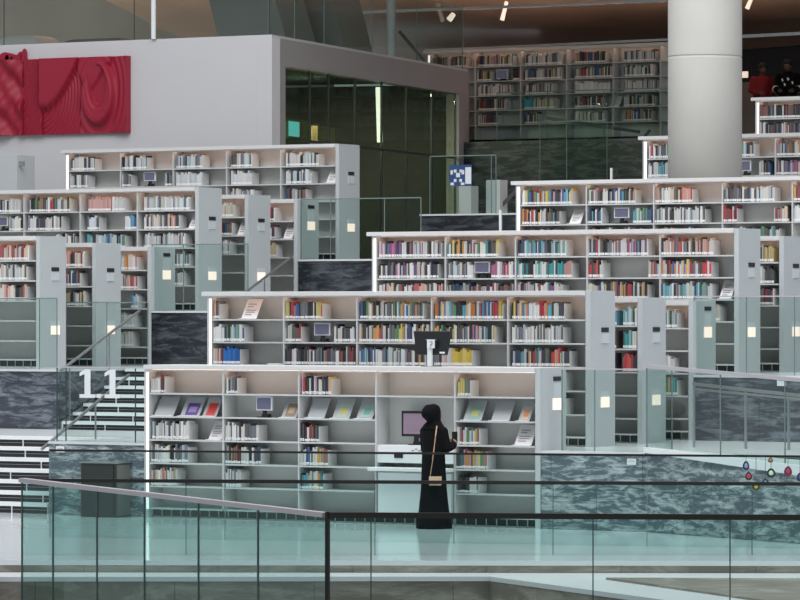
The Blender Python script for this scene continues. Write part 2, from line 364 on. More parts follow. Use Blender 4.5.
def monitor(name, x, ytop, ybot, V, wpx, zb, label, big=False, frame=None, scr=None):
    kx = K(x, V); w = wpx/kx/0.86; h = (ybot-ytop)/kx; p = plane_pt(x, ytop, V)
    r = empty(name, (p.x, V, zb)); tag(r, label, 'monitor', 'small screens on the shelves' if not big else None)
    zt2 = p.z-zb; fr = M[frame or 'white']; b = .018 if not big else .035
    MB().box(-w/2, 0, zt2-h, w/2, .04, zt2, fr).build('screen_frame', r, bevel=.004)
    MB().box(-w/2+b, -.006, zt2-h+b, w/2-b, -.0005, zt2-b, M[scr or 'screen2']).build('screen', r)
    MB().box(-.03, .01, .012, .03, .035, zt2-h+.002, M['black']).build('stand', r)
    MB().box(-.09, -.05, 0, .09, .09, .012, M['black']).box(-.02, -.03, .012, .09, .05, .05, M['black']).build('foot', r)
    return r
r = monitor('computer_monitor', 415.5, 411, 436.5, 50.75, 28, 1.112, 'black computer monitor with a lilac screen in the desk niche', True, 'black', 'screen')
for (x0, z0_, w2) in ((-.1, .27, .2), (-.14, .2, .12), (-.02, .2, .1)): pass
s = MB(); s.box(-.13, -.012, .25, .05, -.0065, .262, M['ink']).box(-.13, -.012, .21, .12, -.0065, .218, M['ink']).box(.02, -.012, .10, .09, -.0065, .13, M['black']).box(.10, -.012, .10, .15, -.0065, .13, M['black']); s.build('screen_text', r)

# ================================================================ BOOKS
PAL = {
 'mix':   [(.55,.56,.55),(.62,.60,.52),(.05,.06,.08),(.45,.03,.04),(.04,.10,.30),(.08,.30,.35),(.60,.30,.06),(.10,.25,.10),(.55,.45,.12),(.03,.03,.035),(.50,.22,.25),(.25,.16,.10)],
 'dark':  [(.02,.02,.025),(.05,.06,.09),(.12,.03,.05),(.10,.12,.10),(.30,.28,.26),(.20,.10,.07),(.45,.45,.44),(.03,.08,.15),(.30,.05,.06)],
 'pale':  [(.62,.64,.64),(.66,.65,.60),(.55,.58,.62),(.60,.52,.46),(.50,.53,.50),(.20,.22,.28),(.64,.62,.60),(.42,.55,.58),(.12,.12,.14)],
 'white': [(.68,.69,.70),(.66,.66,.64),(.60,.62,.64)],
 'pink':  [(.55,.33,.30),(.58,.38,.34),(.52,.30,.28)],
 'warm':  [(.50,.08,.08),(.60,.25,.20),(.55,.35,.28),(.64,.62,.60),(.30,.05,.06),(.60,.45,.30),(.62,.50,.44)],
 'red':   [(.50,.02,.04),(.55,.08,.06),(.35,.02,.04)],
 'orange':[(.62,.13,.02),(.60,.20,.04),(.55,.45,.30)],
 'cool':  [(.08,.28,.40),(.10,.40,.42),(.30,.45,.55),(.60,.62,.63),(.05,.10,.25),(.14,.32,.20),(.50,.52,.50)],
 'teal':  [(.02,.30,.30),(.04,.38,.36),(.03,.24,.22),(.40,.50,.48)],
 'blue':  [(.02,.13,.42),(.025,.15,.46),(.03,.12,.38)],
 'cyan':  [(.03,.35,.50),(.05,.42,.50),(.50,.58,.60)],
 'purple':[(.20,.08,.22),(.36,.10,.18),(.14,.08,.20),(.60,.58,.58),(.62,.60,.56),(.42,.05,.08),(.10,.22,.30),(.50,.45,.48),(.06,.05,.08),(.45,.12,.25),(.35,.30,.40)],
 'yellow':[(.62,.45,.08),(.58,.42,.08),(.64,.50,.14)],
 'bright':[(.55,.02,.04),(.03,.12,.40),(.62,.45,.05),(.66,.66,.66),(.60,.18,.02),(.05,.30,.12),(.04,.35,.45),(.60,.30,.40),(.04,.04,.05),(.5,.52,.5)],
 'gold':  [(.50,.36,.12),(.62,.60,.52),(.10,.08,.06),(.45,.38,.22)],
}
def cname(c):
    r, g, b = c; mx, mn = max(c), min(c)
    if mx < .075: return 'black'
    if mx-mn < .07: return 'white' if mx > .52 else ('grey' if mx > .2 else 'dark grey')
    if mx-mn < .16 and mn > .4: return 'pale beige' if r >= b else 'pale blue'
    if r == mx:
        if g > .7*r and b < .6*g: return 'yellow'
        if b > .8*r and g < .6*r: return 'purple'
        if g > .33*r and b < .35*r: return 'orange' if r > .4 else 'brown'
        if b > .5*r and g > .4*r: return 'pink'
        if r < .32: return 'dark red' if g < .07 else 'brown'
        return 'red'
    if b == mx: return 'blue' if g < .85*b else 'turquoise'
    return 'green' if b < .8*g else 'teal'
far = MB.__new__(MB); far.v = []; far.f = []; fcol = []
def farbox(x0, y0, z0, x1, y1, z1, c, front_only=False):
    i = len(far.v); far.v += [(x0,y0,z0),(x1,y0,z0),(x1,y1,z0),(x0,y1,z0),(x0,y0,z1),(x1,y0,z1),(x1,y1,z1),(x0,y1,z1)]
    qs = ((4,5,6,7),(0,1,5,4),(1,2,6,5),(3,0,4,7),(0,3,2,1),(2,3,7,6))
    for n_, q in enumerate(qs):
        far.f.append(tuple(i+a for a in q)); fcol.append((.70,.67,.60) if n_ == 0 and not front_only else c)
# the shared book mesh, a unit volume: cover boards, rounded spine, pages
def book_mesh():
    m = MB(); c = M['book']
    m.box(0, .04, 0, .12, 1, 1, c); m.box(.88, .04, 0, 1, 1, 1, c)
    i = len(m.v); prof = [(0, .05), (.12, .015), (.32, 0), (.68, 0), (.88, .015), (1, .05), (1, .09), (0, .09)]
    m.loft([[(a_, b_, 0) for a_, b_ in prof], [(a_, b_, 1) for a_, b_ in prof]], c)
    m.box(.125, .095, .02, .875, .985, .975, M['pages'])
    o = m.build('book'); me = o.data; bpy.data.objects.remove(o)
    l = MB(); l.box(.08, -.012, .05, .92, -.002, .19, M['label']); l.box(.2, -.014, .10, .8, -.0125, .12, M['ink'])
    o2 = l.build('spine_label'); me2 = o2.data; bpy.data.objects.remove(o2)
    return me, me2
BME, LME = book_mesh()
LIM = 300; nbook = [0]; labels_used = set()
def bookend_obj(x, V, z, h, lab):
    r = empty('bookend', (x, V, z-.0009)); tag(r, lab, 'bookend', 'pale bookends on the shelves')
    global BEU, BEB
    for nm, me in (('upright', BEU), ('base', BEB)):
        o = bpy.data.objects.new(nm, me); COL.objects.link(o); o.parent = r
        if nm == 'upright': o.scale = (1, 1, h)
_m = MB().box(0, .02, 0, .006, .26, 1, M['bookend']); _o = _m.build('upright'); BEU = _o.data; bpy.data.objects.remove(_o)
_m = MB().box(-.10, .02, 0, -.0005, .20, .0007, M['bookend']); _o = _m.build('base'); BEB = _o.data; bpy.data.objects.remove(_o)
run_count = {}
def run(key, si, x0, x1, style='mix', end=True, hh=None, tilt=True, exact=None):
    u = units[key]; V = u['V']+.02; z = u['zs'][si]+.001
    # keep off dividers
    ua, ub = U(x0, V), U(x1, V)
    lo, hi = u['u0']+u['t']+.004, u['u1']-u['t']-.004
    ua, ub = max(ua, lo), min(ub, hi)
    mid = (ua+ub)/2; bay = min(max(int((mid-u['u0']-u['t'])/u['bw']), 0), u['nb']-1)
    b0 = u['u0']+u['t']+bay*u['bw']+.014; b1 = b0+u['bw']-.028
    ua = max(ua, b0); ub = min(ub, b1-(.008 if end else 0))
    rc = run_count.get((key, si, bay), 0); run_count[(key, si, bay)] = rc+1
    pal = PAL[style]; x = ua; n = 0; j = 0
    singles = key in ('T1', 'T2') and nbook[0] < LIM
    last = None; rep = 0; hmax = .285
    while x < ub-.016:
        th = random.choice((.015, .019, .024, .030, .038)) if style not in ('blue', 'pink', 'white', 'yellow') else .034
        if singles: th *= 1.1
        if x+th > ub: th = max(ub-x, .014)
        if rep > 0: rep -= 1; c = last
        else:
            c = random.choice(pal); f_ = random.uniform(.7, 1.1)
            if style not in ('blue', 'pink', 'white', 'yellow', 'cyan', 'orange'):
                k_ = random.random()
                if k_ < .15: c = random.choice(((.62,.62,.60),(.66,.66,.66),(.55,.53,.48)))
                elif k_ < .36: c = random.choice(((.03,.03,.035),(.06,.06,.08),(.12,.10,.09),(.16,.17,.19)))
                g_ = sum(c)/3; c = tuple(v*.84+g_*.16 for v in c)
            c = tuple(min(.75, v*f_) for v in c)
            if random.random() < .22: rep = random.choice((1, 1, 2))
        last = c
        h = (hh or random.choice((.205, .22, .235, .25, .265)))*(1 if hh else random.uniform(.96, 1.03)); h = min(h, hmax)
        d = random.uniform(.17, .22); inset = random.uniform(.0, .012)
        if singles:
            nbook[0] += 1
            o = bpy.data.objects.new('book', BME); COL.objects.link(o); o.location = (x, V+inset, z); o.scale = (th-.0015, d, h); o.color = (*c, 1)
            size = 'tall' if h > .25 else ('short' if h < .215 else 'mid-height')
            run_w = '' if rc == 0 else ' right-hand run,'
            lab = '%s %s book, %s from left,%s %s shelf, %s bay, %s' % (size, cname(c), NTH[min(n, 39)], run_w, ORD[si], NTH[bay], u['phrase'])
            tag(o, lab, 'book', 'books with white spine labels')
            lb = bpy.data.objects.new('spine_label', LME); COL.objects.link(lb); lb.parent = o
            if nbook[0] >= LIM: singles = False
        else:
            farbox(x, V+inset, z, x+th-.0015, V+d, z+h, c)
            farbox(x+.002, V+inset-.003, z+.012, x+th-.0035, V+inset-.0005, z+.048, (.8, .81, .81), True)
        n += 1; x += th
    if end:
        bookend_obj(x+.001, V-.02, z, .225, 'pale bookend closing the%s books, %s shelf, %s bay, %s' % ('' if rc == 0 else ' right-hand', ORD[si], NTH[bay], u['phrase']))
# ---- ground-floor bookcase
for a_ in [(0,151,165,'warm'),(0,226,238,'dark'),(0,302,332,'bright'),(0,457,470,'mix'),
           (2,152,189,'pale'),(2,225,258,'pale'),(2,300,319,'dark'),(2,456,479,'mix'),
           (3,151,188,'pale'),(3,225,261,'dark'),(3,299,328,'mix'),(3,456,487,'mix'),
           (4,151,177,'warm'),(4,224,241,'pale'),(4,299,324,'mix'),(4,456,478,'dark')]: run('T1', *a_)
for a_ in [(0,213,220,'warm'),(0,285,323,'mix'),(0,360,423,'mix'),(0,435,503,'bright'),(0,512,564,'bright'),
           (1,212,222,'white',False),(1,222,245,'cool'),(1,285,301,'dark'),(1,334,358,'mix',False),(1,359,432,'mix',False),(1,434,495,'mix'),(1,512,564,'pale'),
           (2,213,223,'warm',False),(2,223,240,'blue'),(2,285,357,'dark',False),(2,359,400,'cool',False),(2,400,426,'mix',False),(2,434,452,'warm',False),(2,452,472,'yellow'),(2,512,570,'mix'),
           (3,511,528,'mix'),(3,556,566,'pale'),(4,540,566,'cool')]: run('T2', *a_)
def add(key, lst):
    for a_ in lst: run(key, *a_)
add('T3', [(0,379,441,'purple'),(0,447,498,'mix'),(0,518,566,'cool'),(0,588,648,'purple'),(0,661,714,'warm'),
           (1,379,438,'purple'),(1,448,473,'pale',False),(1,491,515,'purple',False),(1,517,564,'teal',False),(1,564,572,'pink'),(1,588,603,'red'),(1,648,659,'warm',False),(1,661,712,'bright'),
           (2,379,443,'warm',False),(2,447,514,'dark',False),(2,517,562,'purple'),(2,588,648,'mix'),(2,661,712,'cool'),
           (3,661,720,'warm')])
add('T4', [(0,522,572,'bright'),(0,588,635,'mix'),(0,655,692,'warm'),(0,724,775,'pale'),(0,793,830,'mix'),
           (1,522,560,'mix'),(1,587,602,'cool'),(1,633,652,'cool',False),(1,655,705,'pale'),(1,723,737,'red'),(1,774,790,'warm',False),(1,792,830,'pale'),
           (2,522,560,'dark'),(2,588,645,'dark'),(2,655,700,'mix'),(2,740,780,'cool')])
add('T5', [(0,649,690,'bright'),(0,716,754,'cool'),(0,774,830,'mix'),(1,648,690,'cool'),(1,759,771,'dark',False),(1,774,830,'purple'),(2,649,700,'dark')])
add('T6', [(0,760,812,'dark'),(1,760,812,'dark')])
add('L3', [(0,-10,29,'warm'),(1,-10,27,'pale'),(2,-10,27,'warm')])
add('L2', [(0,-5,20,'pale'),(0,29,70,'mix'),(0,88,111,'pink',False),(0,112,125,'white'),(0,144,190,'pale'),
           (1,9,26,'pale',False),(1,28,62,'pale'),(1,87,99,'pale'),(1,125,138,'cool',False),(1,144,180,'warm'),
           (2,56,75,'dark'),(2,87,125,'cool'),(2,144,185,'pale'),(3,174,190,'pale'),(4,174,184,'pale')])
add('BL', [(0,71,95,'pale'),(0,122,147,'pale'),(0,176,203,'pale'),(0,231,252,'pale'),(0,286,319,'pale'),
           (1,70,88,'pale'),(1,122,131,'pale'),(1,165,172,'pale',False),(1,176,202,'white'),(1,231,252,'white'),(1,286,312,'pale'),
           (2,120,140,'pale'),(2,231,256,'pale'),(2,286,306,'dark')])
# small ends of the rows behind
add('T2b', [(0,610,617,'cool',False),(0,623,637,'cool',False),(1,610,617,'dark',False),(1,623,637,'teal',False),(2,610,617,'dark',False),(2,623,637,'red',False)])
add('T2c', [(0,664,677,'cool'),(2,664,674,'white'),(3,664,677,'bright')])
add('T3b', [(0,750,774,'gold',False),(1,750,774,'dark',False),(2,750,774,'red',False)])
add('L3b', [(0,66,84,'warm'),(1,66,80,'dark'),(2,66,85,'gold')])
add('L3c', [(0,118,124,'pale',False),(0,124,128,'orange',False),(0,128,137,'warm'),(1,118,138,'warm'),(2,131,138,'cool'),(3,118,135,'pale'),(4,118,132,'pale')])
add('L2b', [(0,222,233,'gold'),(1,222,232,'dark'),(2,222,230,'pale')])
add('L2c', [(0,268,275,'red'),(1,268,275,'dark'),(2,268,276,'gold')])
add('BR', [(0,433,466,'dark'),(0,478,513,'mix'),(0,525,562,'pale'),(0,575,605,'mix'),(0,624,655,'pale'),
           (1,477,491,'mix'),(1,513,521,'mix',False),(1,525,562,'mix'),(1,575,613,'mix'),(1,624,655,'pale'),
           (2,478,510,'pale'),(2,525,553,'pale'),(2,575,610,'white'),(2,624,660,'pale'),
           (3,478,506,'dark'),(3,524,533,'cyan',False),(3,533,555,'gold'),(3,575,602,'dark'),(3,624,655,'mix'),
           (4,478,498,'dark'),(4,525,538,'mix'),(4,575,605,'pale'),(4,624,652,'mix')])
# the same shelves carry on past the edge of the frame
for key in ('T4', 'T5', 'T6'):
    u = units[key]
    for si in range(5):
        for b_ in range(u['nb']):
            if run_count.get((key, si, b_), 0): continue
            c0 = u['u0']+u['t']+b_*u['bw']+.02
            def to_px(U_): 
                lo_, hi_ = -400.0, 1600.0
                for _ in range(40):
                    m_ = (lo_+hi_)/2
                    if U(m_, u['V']+.02) < U_: lo_ = m_
                    else: hi_ = m_
                return lo_
            if to_px(c0) < 800: continue
            xa, xb = to_px(c0), to_px(c0+u['bw']*random.uniform(.45, .8))
            nb0 = nbook[0]; run(key, si, xa, xb, random.choice(('mix', 'pale', 'dark', 'cool', 'warm')), False)
me = bpy.data.meshes.new('shelved_books'); me.from_pydata(far.v, [], far.f); me.materials.append(M['bookfar'])
ca = me.color_attributes.new('Col', 'FLOAT_COLOR', 'CORNER')
buf = []
for p, c in zip(me.polygons, fcol): buf += list((*c, 1))*4
ca.data.foreach_set('color', buf); me.update()
fo = bpy.data.objects.new('shelved_books', me); COL.objects.link(fo)
tag(fo, 'rows of library books with white labels filling the terrace bookcases behind', 'books', kind='stuff')

# ================================================================ displays, signs and small screens on the shelves
def easel(x0, x1, ytop, key, si, label, cover=None, kind='display'):
    x0 -= (2 if kind == 'display' else 0); x1 -= (4 if kind == 'display' else 2)
    u = units[key]; V = u['V']+.04; z = u['zs'][si]+.001
    a_ = plane_pt(x0, 0, V).x; b_ = plane_pt(x1, 0, V).x; w = b_-a_; h = plane_pt(x0, ytop, V).z-z
    r = empty('book_display_stand' if kind == 'display' else 'sign_holder', (a_, V, z))
    tag(r, label, 'display stand' if kind == 'display' else 'sign', 'tilted display stands on the shelves' if kind == 'display' else 'tilted shelf signs')
    lean = .20
    m = M['easel'] if kind == 'display' else M['paper']
    MB().hexa([(0,0,.0),(w,0,.0),(w,.006,0),(0,.006,0),(0,lean,h),(w,lean,h),(w,lean+.006,h),(0,lean+.006,h)], m).build('back_plate', r)
    MB().box(-.02, -.035, 0, w, -.001, .012, M['white']).build('lip', r)
    def patch(nm, u0, u1, v0, v1, mm, dz=.004):
        p = [(w*u0, lean*v0-dz, h*v0), (w*u1, lean*v0-dz, h*v0), (w*u1, lean*v0-.001, h*v0), (w*u0, lean*v0-.001, h*v0)]
        t_ = [(w*u0, lean*v1-dz, h*v1), (w*u1, lean*v1-dz, h*v1), (w*u1, lean*v1-.001, h*v1), (w*u0, lean*v1-.001, h*v1)]
        return MB().hexa(p+t_, mm).build(nm, r)
    if kind == 'display' and cover:
        patch('book_cover', .22, .85, .08, .68, colmat(cover[0]))
        patch('cover_picture', .35, .75, .22, .5, colmat(cover[1]), .007)
    if kind == 'sign':
        mb = None
        for q_, (v0, uu) in enumerate(((.72, .7), (.6, .55), (.42, .8), (.32, .75), (.2, .6))):
            patch('text_line', .15, uu, v0, v0+.045, M['ink'])
for a_ in [(156,177,396.5,'T1',1,'empty tilted grey stand, leftmost on the ground-floor bookcase second shelf',None),
           (182,203,397,'T1',1,'tilted grey stand holding a purple book, ground-floor bookcase',((.10,.05,.26),(.28,.2,.4))),
           (204,220,397,'T1',1,'tilted grey stand holding a bright red book, ground-floor bookcase',((.60,.04,.03),(.45,.02,.02))),
           (283,300,397,'T1',1,'tilted stand with a brown book beside the small white screen',((.28,.18,.10),(.45,.36,.26))),
           (309,328,398,'T1',1,'empty tilted grey stand in the third bay of the ground-floor bookcase',None),
           (334,353,398,'T1',1,'tilted stand with a teal and yellow book, middle of the third bay',((.35,.48,.40),(.55,.45,.15))),
           (358,376,398.5,'T1',1,'tilted stand with a pale green book, right of the third bay',((.34,.46,.42),(.12,.38,.30))),
           (465,485,399.5,'T1',1,'tilted stand with a green and yellow book right of the woman',((.22,.38,.34),(.45,.42,.15))),
           (493,513,400,'T1',1,'empty tilted grey stand in the last bay, ground-floor bookcase',None),
           (520,533,400.5,'T1',1,'tilted stand with an orange portrait book at the right end',((.55,.42,.32),(.60,.22,.08)))]: easel(*a_)
for a_ in [(208,223,421.5,'T1',2,'white printed shelf sign beside pale books, first bay, ground floor'),
           (514,533,425,'T1',2,'white printed shelf sign at the right end of the ground-floor bookcase'),
           (241,258,299,'T2',0,'white printed sign on the top shelf of the first-terrace bookcase'),
           (719,733,280,'T3',2,'white printed sign at the right end of the second-terrace bookcase'),
           (569,582,209,'T4',1,'white printed sign in the first bay of the third-terrace bookcase'),
           (188,198,214,'L2',1,'white printed sign at the right end of the middle left bookcase'),
           (326,338,168,'BL',1,'white printed sign at the right end of the upper left bookcase'),
           (237,248,218.5,'L2b',1,'white printed sign in the second row behind the middle left bookcase'),
           (283,294,222,'L2c',1,'white printed sign in the third row behind the middle left bookcase'),
           (610,621,96,'BR',3,'grey printed sign on the dim back-wall bookcase')]: easel(*a_, None, 'sign')
for (x, yt, yb, key, si, w2, lab) in [
        (264, 396.5, 410.5, 'T1', 1, 16, 'small white-framed screen on the ground-floor bookcase second shelf'),
        (322, 323, 335.5, 'T2', 1, 16, 'small white-framed screen on the first-terrace bookcase'),
        (482, 261.5, 273, 'T3', 1, 15, 'small white-framed screen on the second-terrace bookcase'),
        (621.5, 207.5, 218, 'T4', 1, 14.5, 'small white-framed screen on the third-terrace bookcase'),
        (745, 160.5, 171, 'T5', 1, 11, 'small white-framed screen just right of the concrete column'),
        (3, 216.5, 226, 'L2', 1, 10, 'small white-framed screen cut by the left edge, middle left bookcase'),
        (149.5, 172, 181, 'BL', 1, 12, 'small white-framed screen on the upper left bookcase'),
        (502, 69.5, 79, 'BR', 1, 11, 'small pale screen on the dim back-wall bookcase')]:
    monitor('shelf_screen', x, yt, yb, units[key]['V']+.08, w2, units[key]['zs'][si]+.001, lab)
# loose papers and a low stack on the first-terrace shelf
u = units['T2']; o = MB(); z = u['zs'][2]+.001
p0 = U(267, 52.35); o.box(p0, 52.36, z, p0+.26, 52.56, z+.018, M['paper']); tag(o.build('papers'), 'flat stack of white papers on the first-terrace bookcase third shelf', 'papers')

# help-point monitor seen from behind, on a white post on top of the front bookcase
pv = 50.6+.12
p = plane_pt(429, 366, pv); r = empty('help_monitor', (p.x, pv, 2.206))
tag(r, 'black monitor seen from behind on a white post atop the ground-floor bookcase', 'monitor')
kz = K(432, pv); zt2 = plane_pt(432, 331, pv).z-2.206; zb2 = plane_pt(432, 355, pv).z-2.206
MB().hexa([(-.25,.06,zb2),(.25,.06,zb2),(.25,.10,zb2),(-.25,.10,zb2),(-.31,.10,zt2),(.29,.10,zt2),(.29,.14,zt2),(-.31,.14,zt2)], M['black']).build('monitor_body', r, bevel=.008)
MB().box(-.03, 0, 0, .03, .05, zt2-.13, M['white']).build('post', r, bevel=.004)
MB().box(-.055, .0, zt2-.13, .10, .055, zt2-.115, M['steel']).build('bracket', r)
MB().box(-.02, -.02, zt2-.24, .095, -.001, zt2-.12, M['white']).build('sign_square', r)
q_ = MB()
for (a_, b_, c_, d_) in ((.02,zt2-.155,.06,zt2-.145),(.055,zt2-.185,.068,zt2-.15),(.035,zt2-.195,.06,zt2-.183),(.034,zt2-.212,.045,zt2-.19),(.034,zt2-.23,.046,zt2-.218)): q_.box(a_, -.026, b_, c_, -.021, d_, M['ink'])
q_.build('question_mark', r)
MB().box(.14, .052, zb2+.02, .22, .0595, zb2+.045, M['white']).build('sticker', r)
MB().box(-.10, -.06, 0, .14, .12, .008, M['steel']).build('base_plate', r)

# ================================================================ STAIRS
def stair(u0, u1, V0, z0, z1, n, label, rail_side, posts=True):
    r = empty('staircase', (u0, V0, z0)); tag(r, label, 'staircase', 'white open stairs between the terraces')
    L = u1-u0; rise = (z1-z0)/n; go = .30
    for i in range(n):
        y = i*go; z = (i+1)*rise
        t_ = MB().box(.03, y, z-.052, L-.03, y+go+.02, z-(.002 if i < n-1 else .003), M['tread'])
        t_.box(.03, y+.02, z-rise+.001, L-.03, y+.03, z-.053, M['gap_shade'])  # dark sheet in each open gap, standing in for its shade
        for k_ in range(4):
            xx = .03+(L-.1)*(((k_*.27)+.11*i) % 1.0); t_.box(xx, y+.002, z-rise, xx+.012, y+.019, z-.053, M['tread'])
        t_.box(.03, y+.004, z-.10, L-.03, y+.016, z-.094, M['steel'])
        t_.build('tread', r)
    side = MB()
    for xs in (0, L-.029): 
        side = MB(); side.hexa([(xs,0,0),(xs+.028,0,0),(xs+.028,n*go,0),(xs,n*go,0),(xs,0,rise*.9),(xs+.028,0,rise*.9),(xs+.028,n*go,z1-z0-.003),(xs,n*go,z1-z0-.003)], M['steel']); side.build('stringer', r)
    for xs in rail_side:
        xr = .06 if xs == 0 else L-.06
        MB().bar((xr, -.1, .95), (xr, n*go+.1, .95+(z1-z0)), .03, .035, M['steel']).build('handrail', r)
        for f_ in (.08, .62): MB().bar((xr, n*go*f_, (z1-z0)*f_+.05), (xr, n*go*f_, (z1-z0)*f_+.93), .02, .02, M['steel']).build('post', r)
stair(AR(50.6)-3.3, AR(50.6)-.02, 50.64, 0.0, 1.07, 7, 'white open-tread stair climbing from the ground floor at far left', (0, 1))
stair(AL(55.7)+.02, AR(55.7)-.03, 55.77, 1.07, 2.04, 7, 'white open-tread stair behind the glass with the big 1.1', (0, 1))
stair(AL(60.8)+.02, AR(60.8)-.02, 60.87, 2.04, 2.99, 7, 'stair hidden behind the first-terrace bookcase, only its sloping handrail showing', (0, 1))

# ================================================================ GLASS BALUSTRADES ON THE TERRACES
def balustrade(pts, z0, h, joints, label, cap=M['gedge'], gm=None, capw=.018, caph=.02, capname='top_edge', jm=None, zb=None, group='glass balustrades', jw=.012):
    """pts: two plan points with their floor heights; joints: fractions along it where panes meet"""
    a_, b_ = Vector((pts[0][0], pts[0][1], 0)), Vector((pts[1][0], pts[1][1], 0))
    za, zb_ = (z0 if isinstance(z0, tuple) else (z0, z0))
    ha, hb = (h if isinstance(h, tuple) else (h, h))
    r = empty('glass_balustrade', (a_.x, a_.y, za)); tag(r, label, 'balustrade', group)
    gm = gm or M['g_terr']; fr = [0]+sorted(joints)+[1]; base = Vector((a_.x, a_.y, za))
    def P(f, top): q = a_.lerp(b_, f); z_ = (za+(zb_-za)*f) + ((ha+(hb-ha)*f) if top else 0); return Vector((q.x, q.y, z_))-base
    d = (b_-a_).normalized(); nrm = Vector((-d.y, d.x, 0))*.006
    for i in range(len(fr)-1):
        f0 = fr[i]+.0008; f1 = fr[i+1]-.0008
        p = [P(f0, 0)-nrm, P(f1, 0)-nrm, P(f1, 0)+nrm, P(f0, 0)+nrm]; t_ = [P(f0, 1)-nrm, P(f1, 1)-nrm, P(f1, 1)+nrm, P(f0, 1)+nrm]
        for v in t_: v.z -= caph
        MB().hexa(p+t_, gm).build('glass_pane', r)
    for f in fr:
        q0, q1 = P(f, 0), P(f, 1); q1.z -= caph
        MB().bar(q0, q1, jw, .016, jm or M['gedge'], up=nrm.normalized()).build('pane_joint', r)
    A, B = P(0, 1), P(1, 1); A.z -= caph/2; B.z -= caph/2
    MB().bar(A, B, capw, caph, cap).build(capname, r)
    return r
def px(x, V): return (U(x, V), V)
b11 = balustrade([px(57, 50.75), (T1L-.03, 50.75)], 1.07, 1.10, [.10, .86], 'glass balustrade bearing the white 1.1 at left', cap=M['cap'], jm=M['joint'])
# the large 1.1 applied to the glass
def digit1(x0, z0, w, h, par, nm):
    m = MB(); t_ = M['white']
    cx = x0+w*.5
    m.box(cx-w*.17, -.012, z0+.001, cx+w*.22, -.008, z0+h, t_)
    m.hexa([(x0, -.012, z0+h*.76),(cx-w*.168, -.012, z0+h*.84),(cx-w*.168,-.008,z0+h*.84),(x0,-.008,z0+h*.76),(x0,-.012,z0+h*.88),(cx-w*.168,-.012,z0+h),(cx-w*.168,-.008,z0+h),(x0,-.008,z0+h*.88)], t_)
    m.box(x0, -.0125, z0, x0+w, -.0085, z0+h*.13, t_)
    return m.build(nm, par)
pbase = Vector((U(57, 50.75), 50.75, 1.07))
def gx(x): return U(x, 50.75)-pbase.x
def gz(y, x=100): return plane_pt(x, y, 50.75).z-pbase.z
digit1(gx(80), gz(398), gx(95)-gx(80), gz(369.5)-gz(398), b11, 'number_one')
digit1(gx(105), gz(398), gx(120)-gx(105), gz(369.5)-gz(398), b11, 'number_one')
MB().box(gx(97.5), -.012, gz(398), gx(101), -.008, gz(394), M['white']).build('dot', b11)
balustrade([px(562, 50.75), px(672, 50.75)], 1.07, 1.13, [.3], 'glass balustrade beside the ground-floor bookcase top, at right', cap=M['cap'])
balustrade([px(-30, 55.85), px(57, 55.85)], 2.04, 1.16, [.8], 'glass balustrade on the second terrace at far left')
balustrade([px(66, 58.6), px(148, 58.6)], 2.04, 1.10, [.5], 'short glass balustrade in front of the lower left rows')
balustrade([px(694, 55.85), px(820, 55.85)], 2.04, 1.17, [.42, .8], 'glass balustrade on the second terrace at right', cap=M['cap'])
balustrade([px(152, 60.95), px(248, 60.95)], 2.99, 1.16, [.33], 'glass balustrade in front of the middle left bookcase')
balustrade([px(301, 66.05), px(421, 66.05)], 3.94, 1.12, [.25, .7], 'glass balustrade above the dark marble at centre')
balustrade([px(430, 71.1), px(496, 71.1)], 4.88, 1.14, [.93], 'glass balustrade carrying the blue poster')
balustrade([px(540, 81.6), px(607, 81.6)], 4.88, 2.3, [.4], 'tall pale glass screen in front of the dim back bookcase')
balustrade([px(497, 82.15), px(668, 82.15)], 6.78, 1.1, [.3, .63], 'glass balustrade on the dark back terrace')
# descending ramp at right with its rails
ra = plane_pt(645, 449.5, 50.6); Za = F/K(645, 50.6)
rb = at(860, 475, Za*.93)
o = MB(); bk = Vector((.35, 1.6, 0))
tri = [(ra.x, ra.y), (rb.x, rb.y), (rb.x+bk.x, rb.y+3.0)]
rr = balustrade([(ra.x, ra.y+.05), (rb.x, rb.y+.05)], (ra.z, rb.z), 1.15, [.36, .66], 'glass balustrade of the ramp going down at right', cap=M['cap'], capw=.05, caph=.05, capname='handrail')
rp = MB(); rp.hexa([(ra.x, ra.y, .002), (rb.x, rb.y, .002), (rb.x, rb.y+1.45, .002), (ra.x, ra.y+.02, .002), (ra.x, ra.y, ra.z), (rb.x, rb.y, rb.z), (rb.x, rb.y+1.45, rb.z), (ra.x, ra.y+.02, ra.z)], M['marble'])
struct(rp.build('wall_right'))
rp = MB(); rp.hexa([(ra.x, ra.y-.04, ra.z-.04), (rb.x, rb.y-.04, rb.z-.12), (rb.x, rb.y+1.5, rb.z-.12), (ra.x, ra.y+.02, ra.z-.04), (ra.x, ra.y-.04, ra.z+.03), (rb.x, rb.y-.04, rb.z+.03), (rb.x, rb.y+1.5, rb.z+.03), (ra.x, ra.y+.02, ra.z+.03)], M['ledge'])
struct(rp.build('trim_3'))
a_ = at(668, 367, 60.5); b_ = at(850, 364, 60.5); c_ = at(693, 384, 59.0); d_ = at(850, 401, 57.0)
h = empty('ramp_handrail', (c_.x, c_.y, 1.07)); tag(h, 'pair of slim steel rails sloping down to the right in front of blue marble', 'handrail')
def rel(p, o_): return Vector(p)-Vector(o_.location)
MB().bar(rel(c_, h), rel(d_, h), .03, .045, M['steel']).build('rail', h)
MB().bar(rel(c_+Vector((0, 0, -.07)), h), rel(d_+Vector((0, 0, -.04)), h), .03, .03, M['steel']).build('rail', h)
for x_ in (694, 747, 790):
    f_ = (x_-693)/(850-693); q = c_.lerp(d_, f_); MB().bar(rel((q.x, q.y, 1.071), h), rel((q.x, q.y, q.z-.03), h), .03, .03, M['steel']).build('post', h)

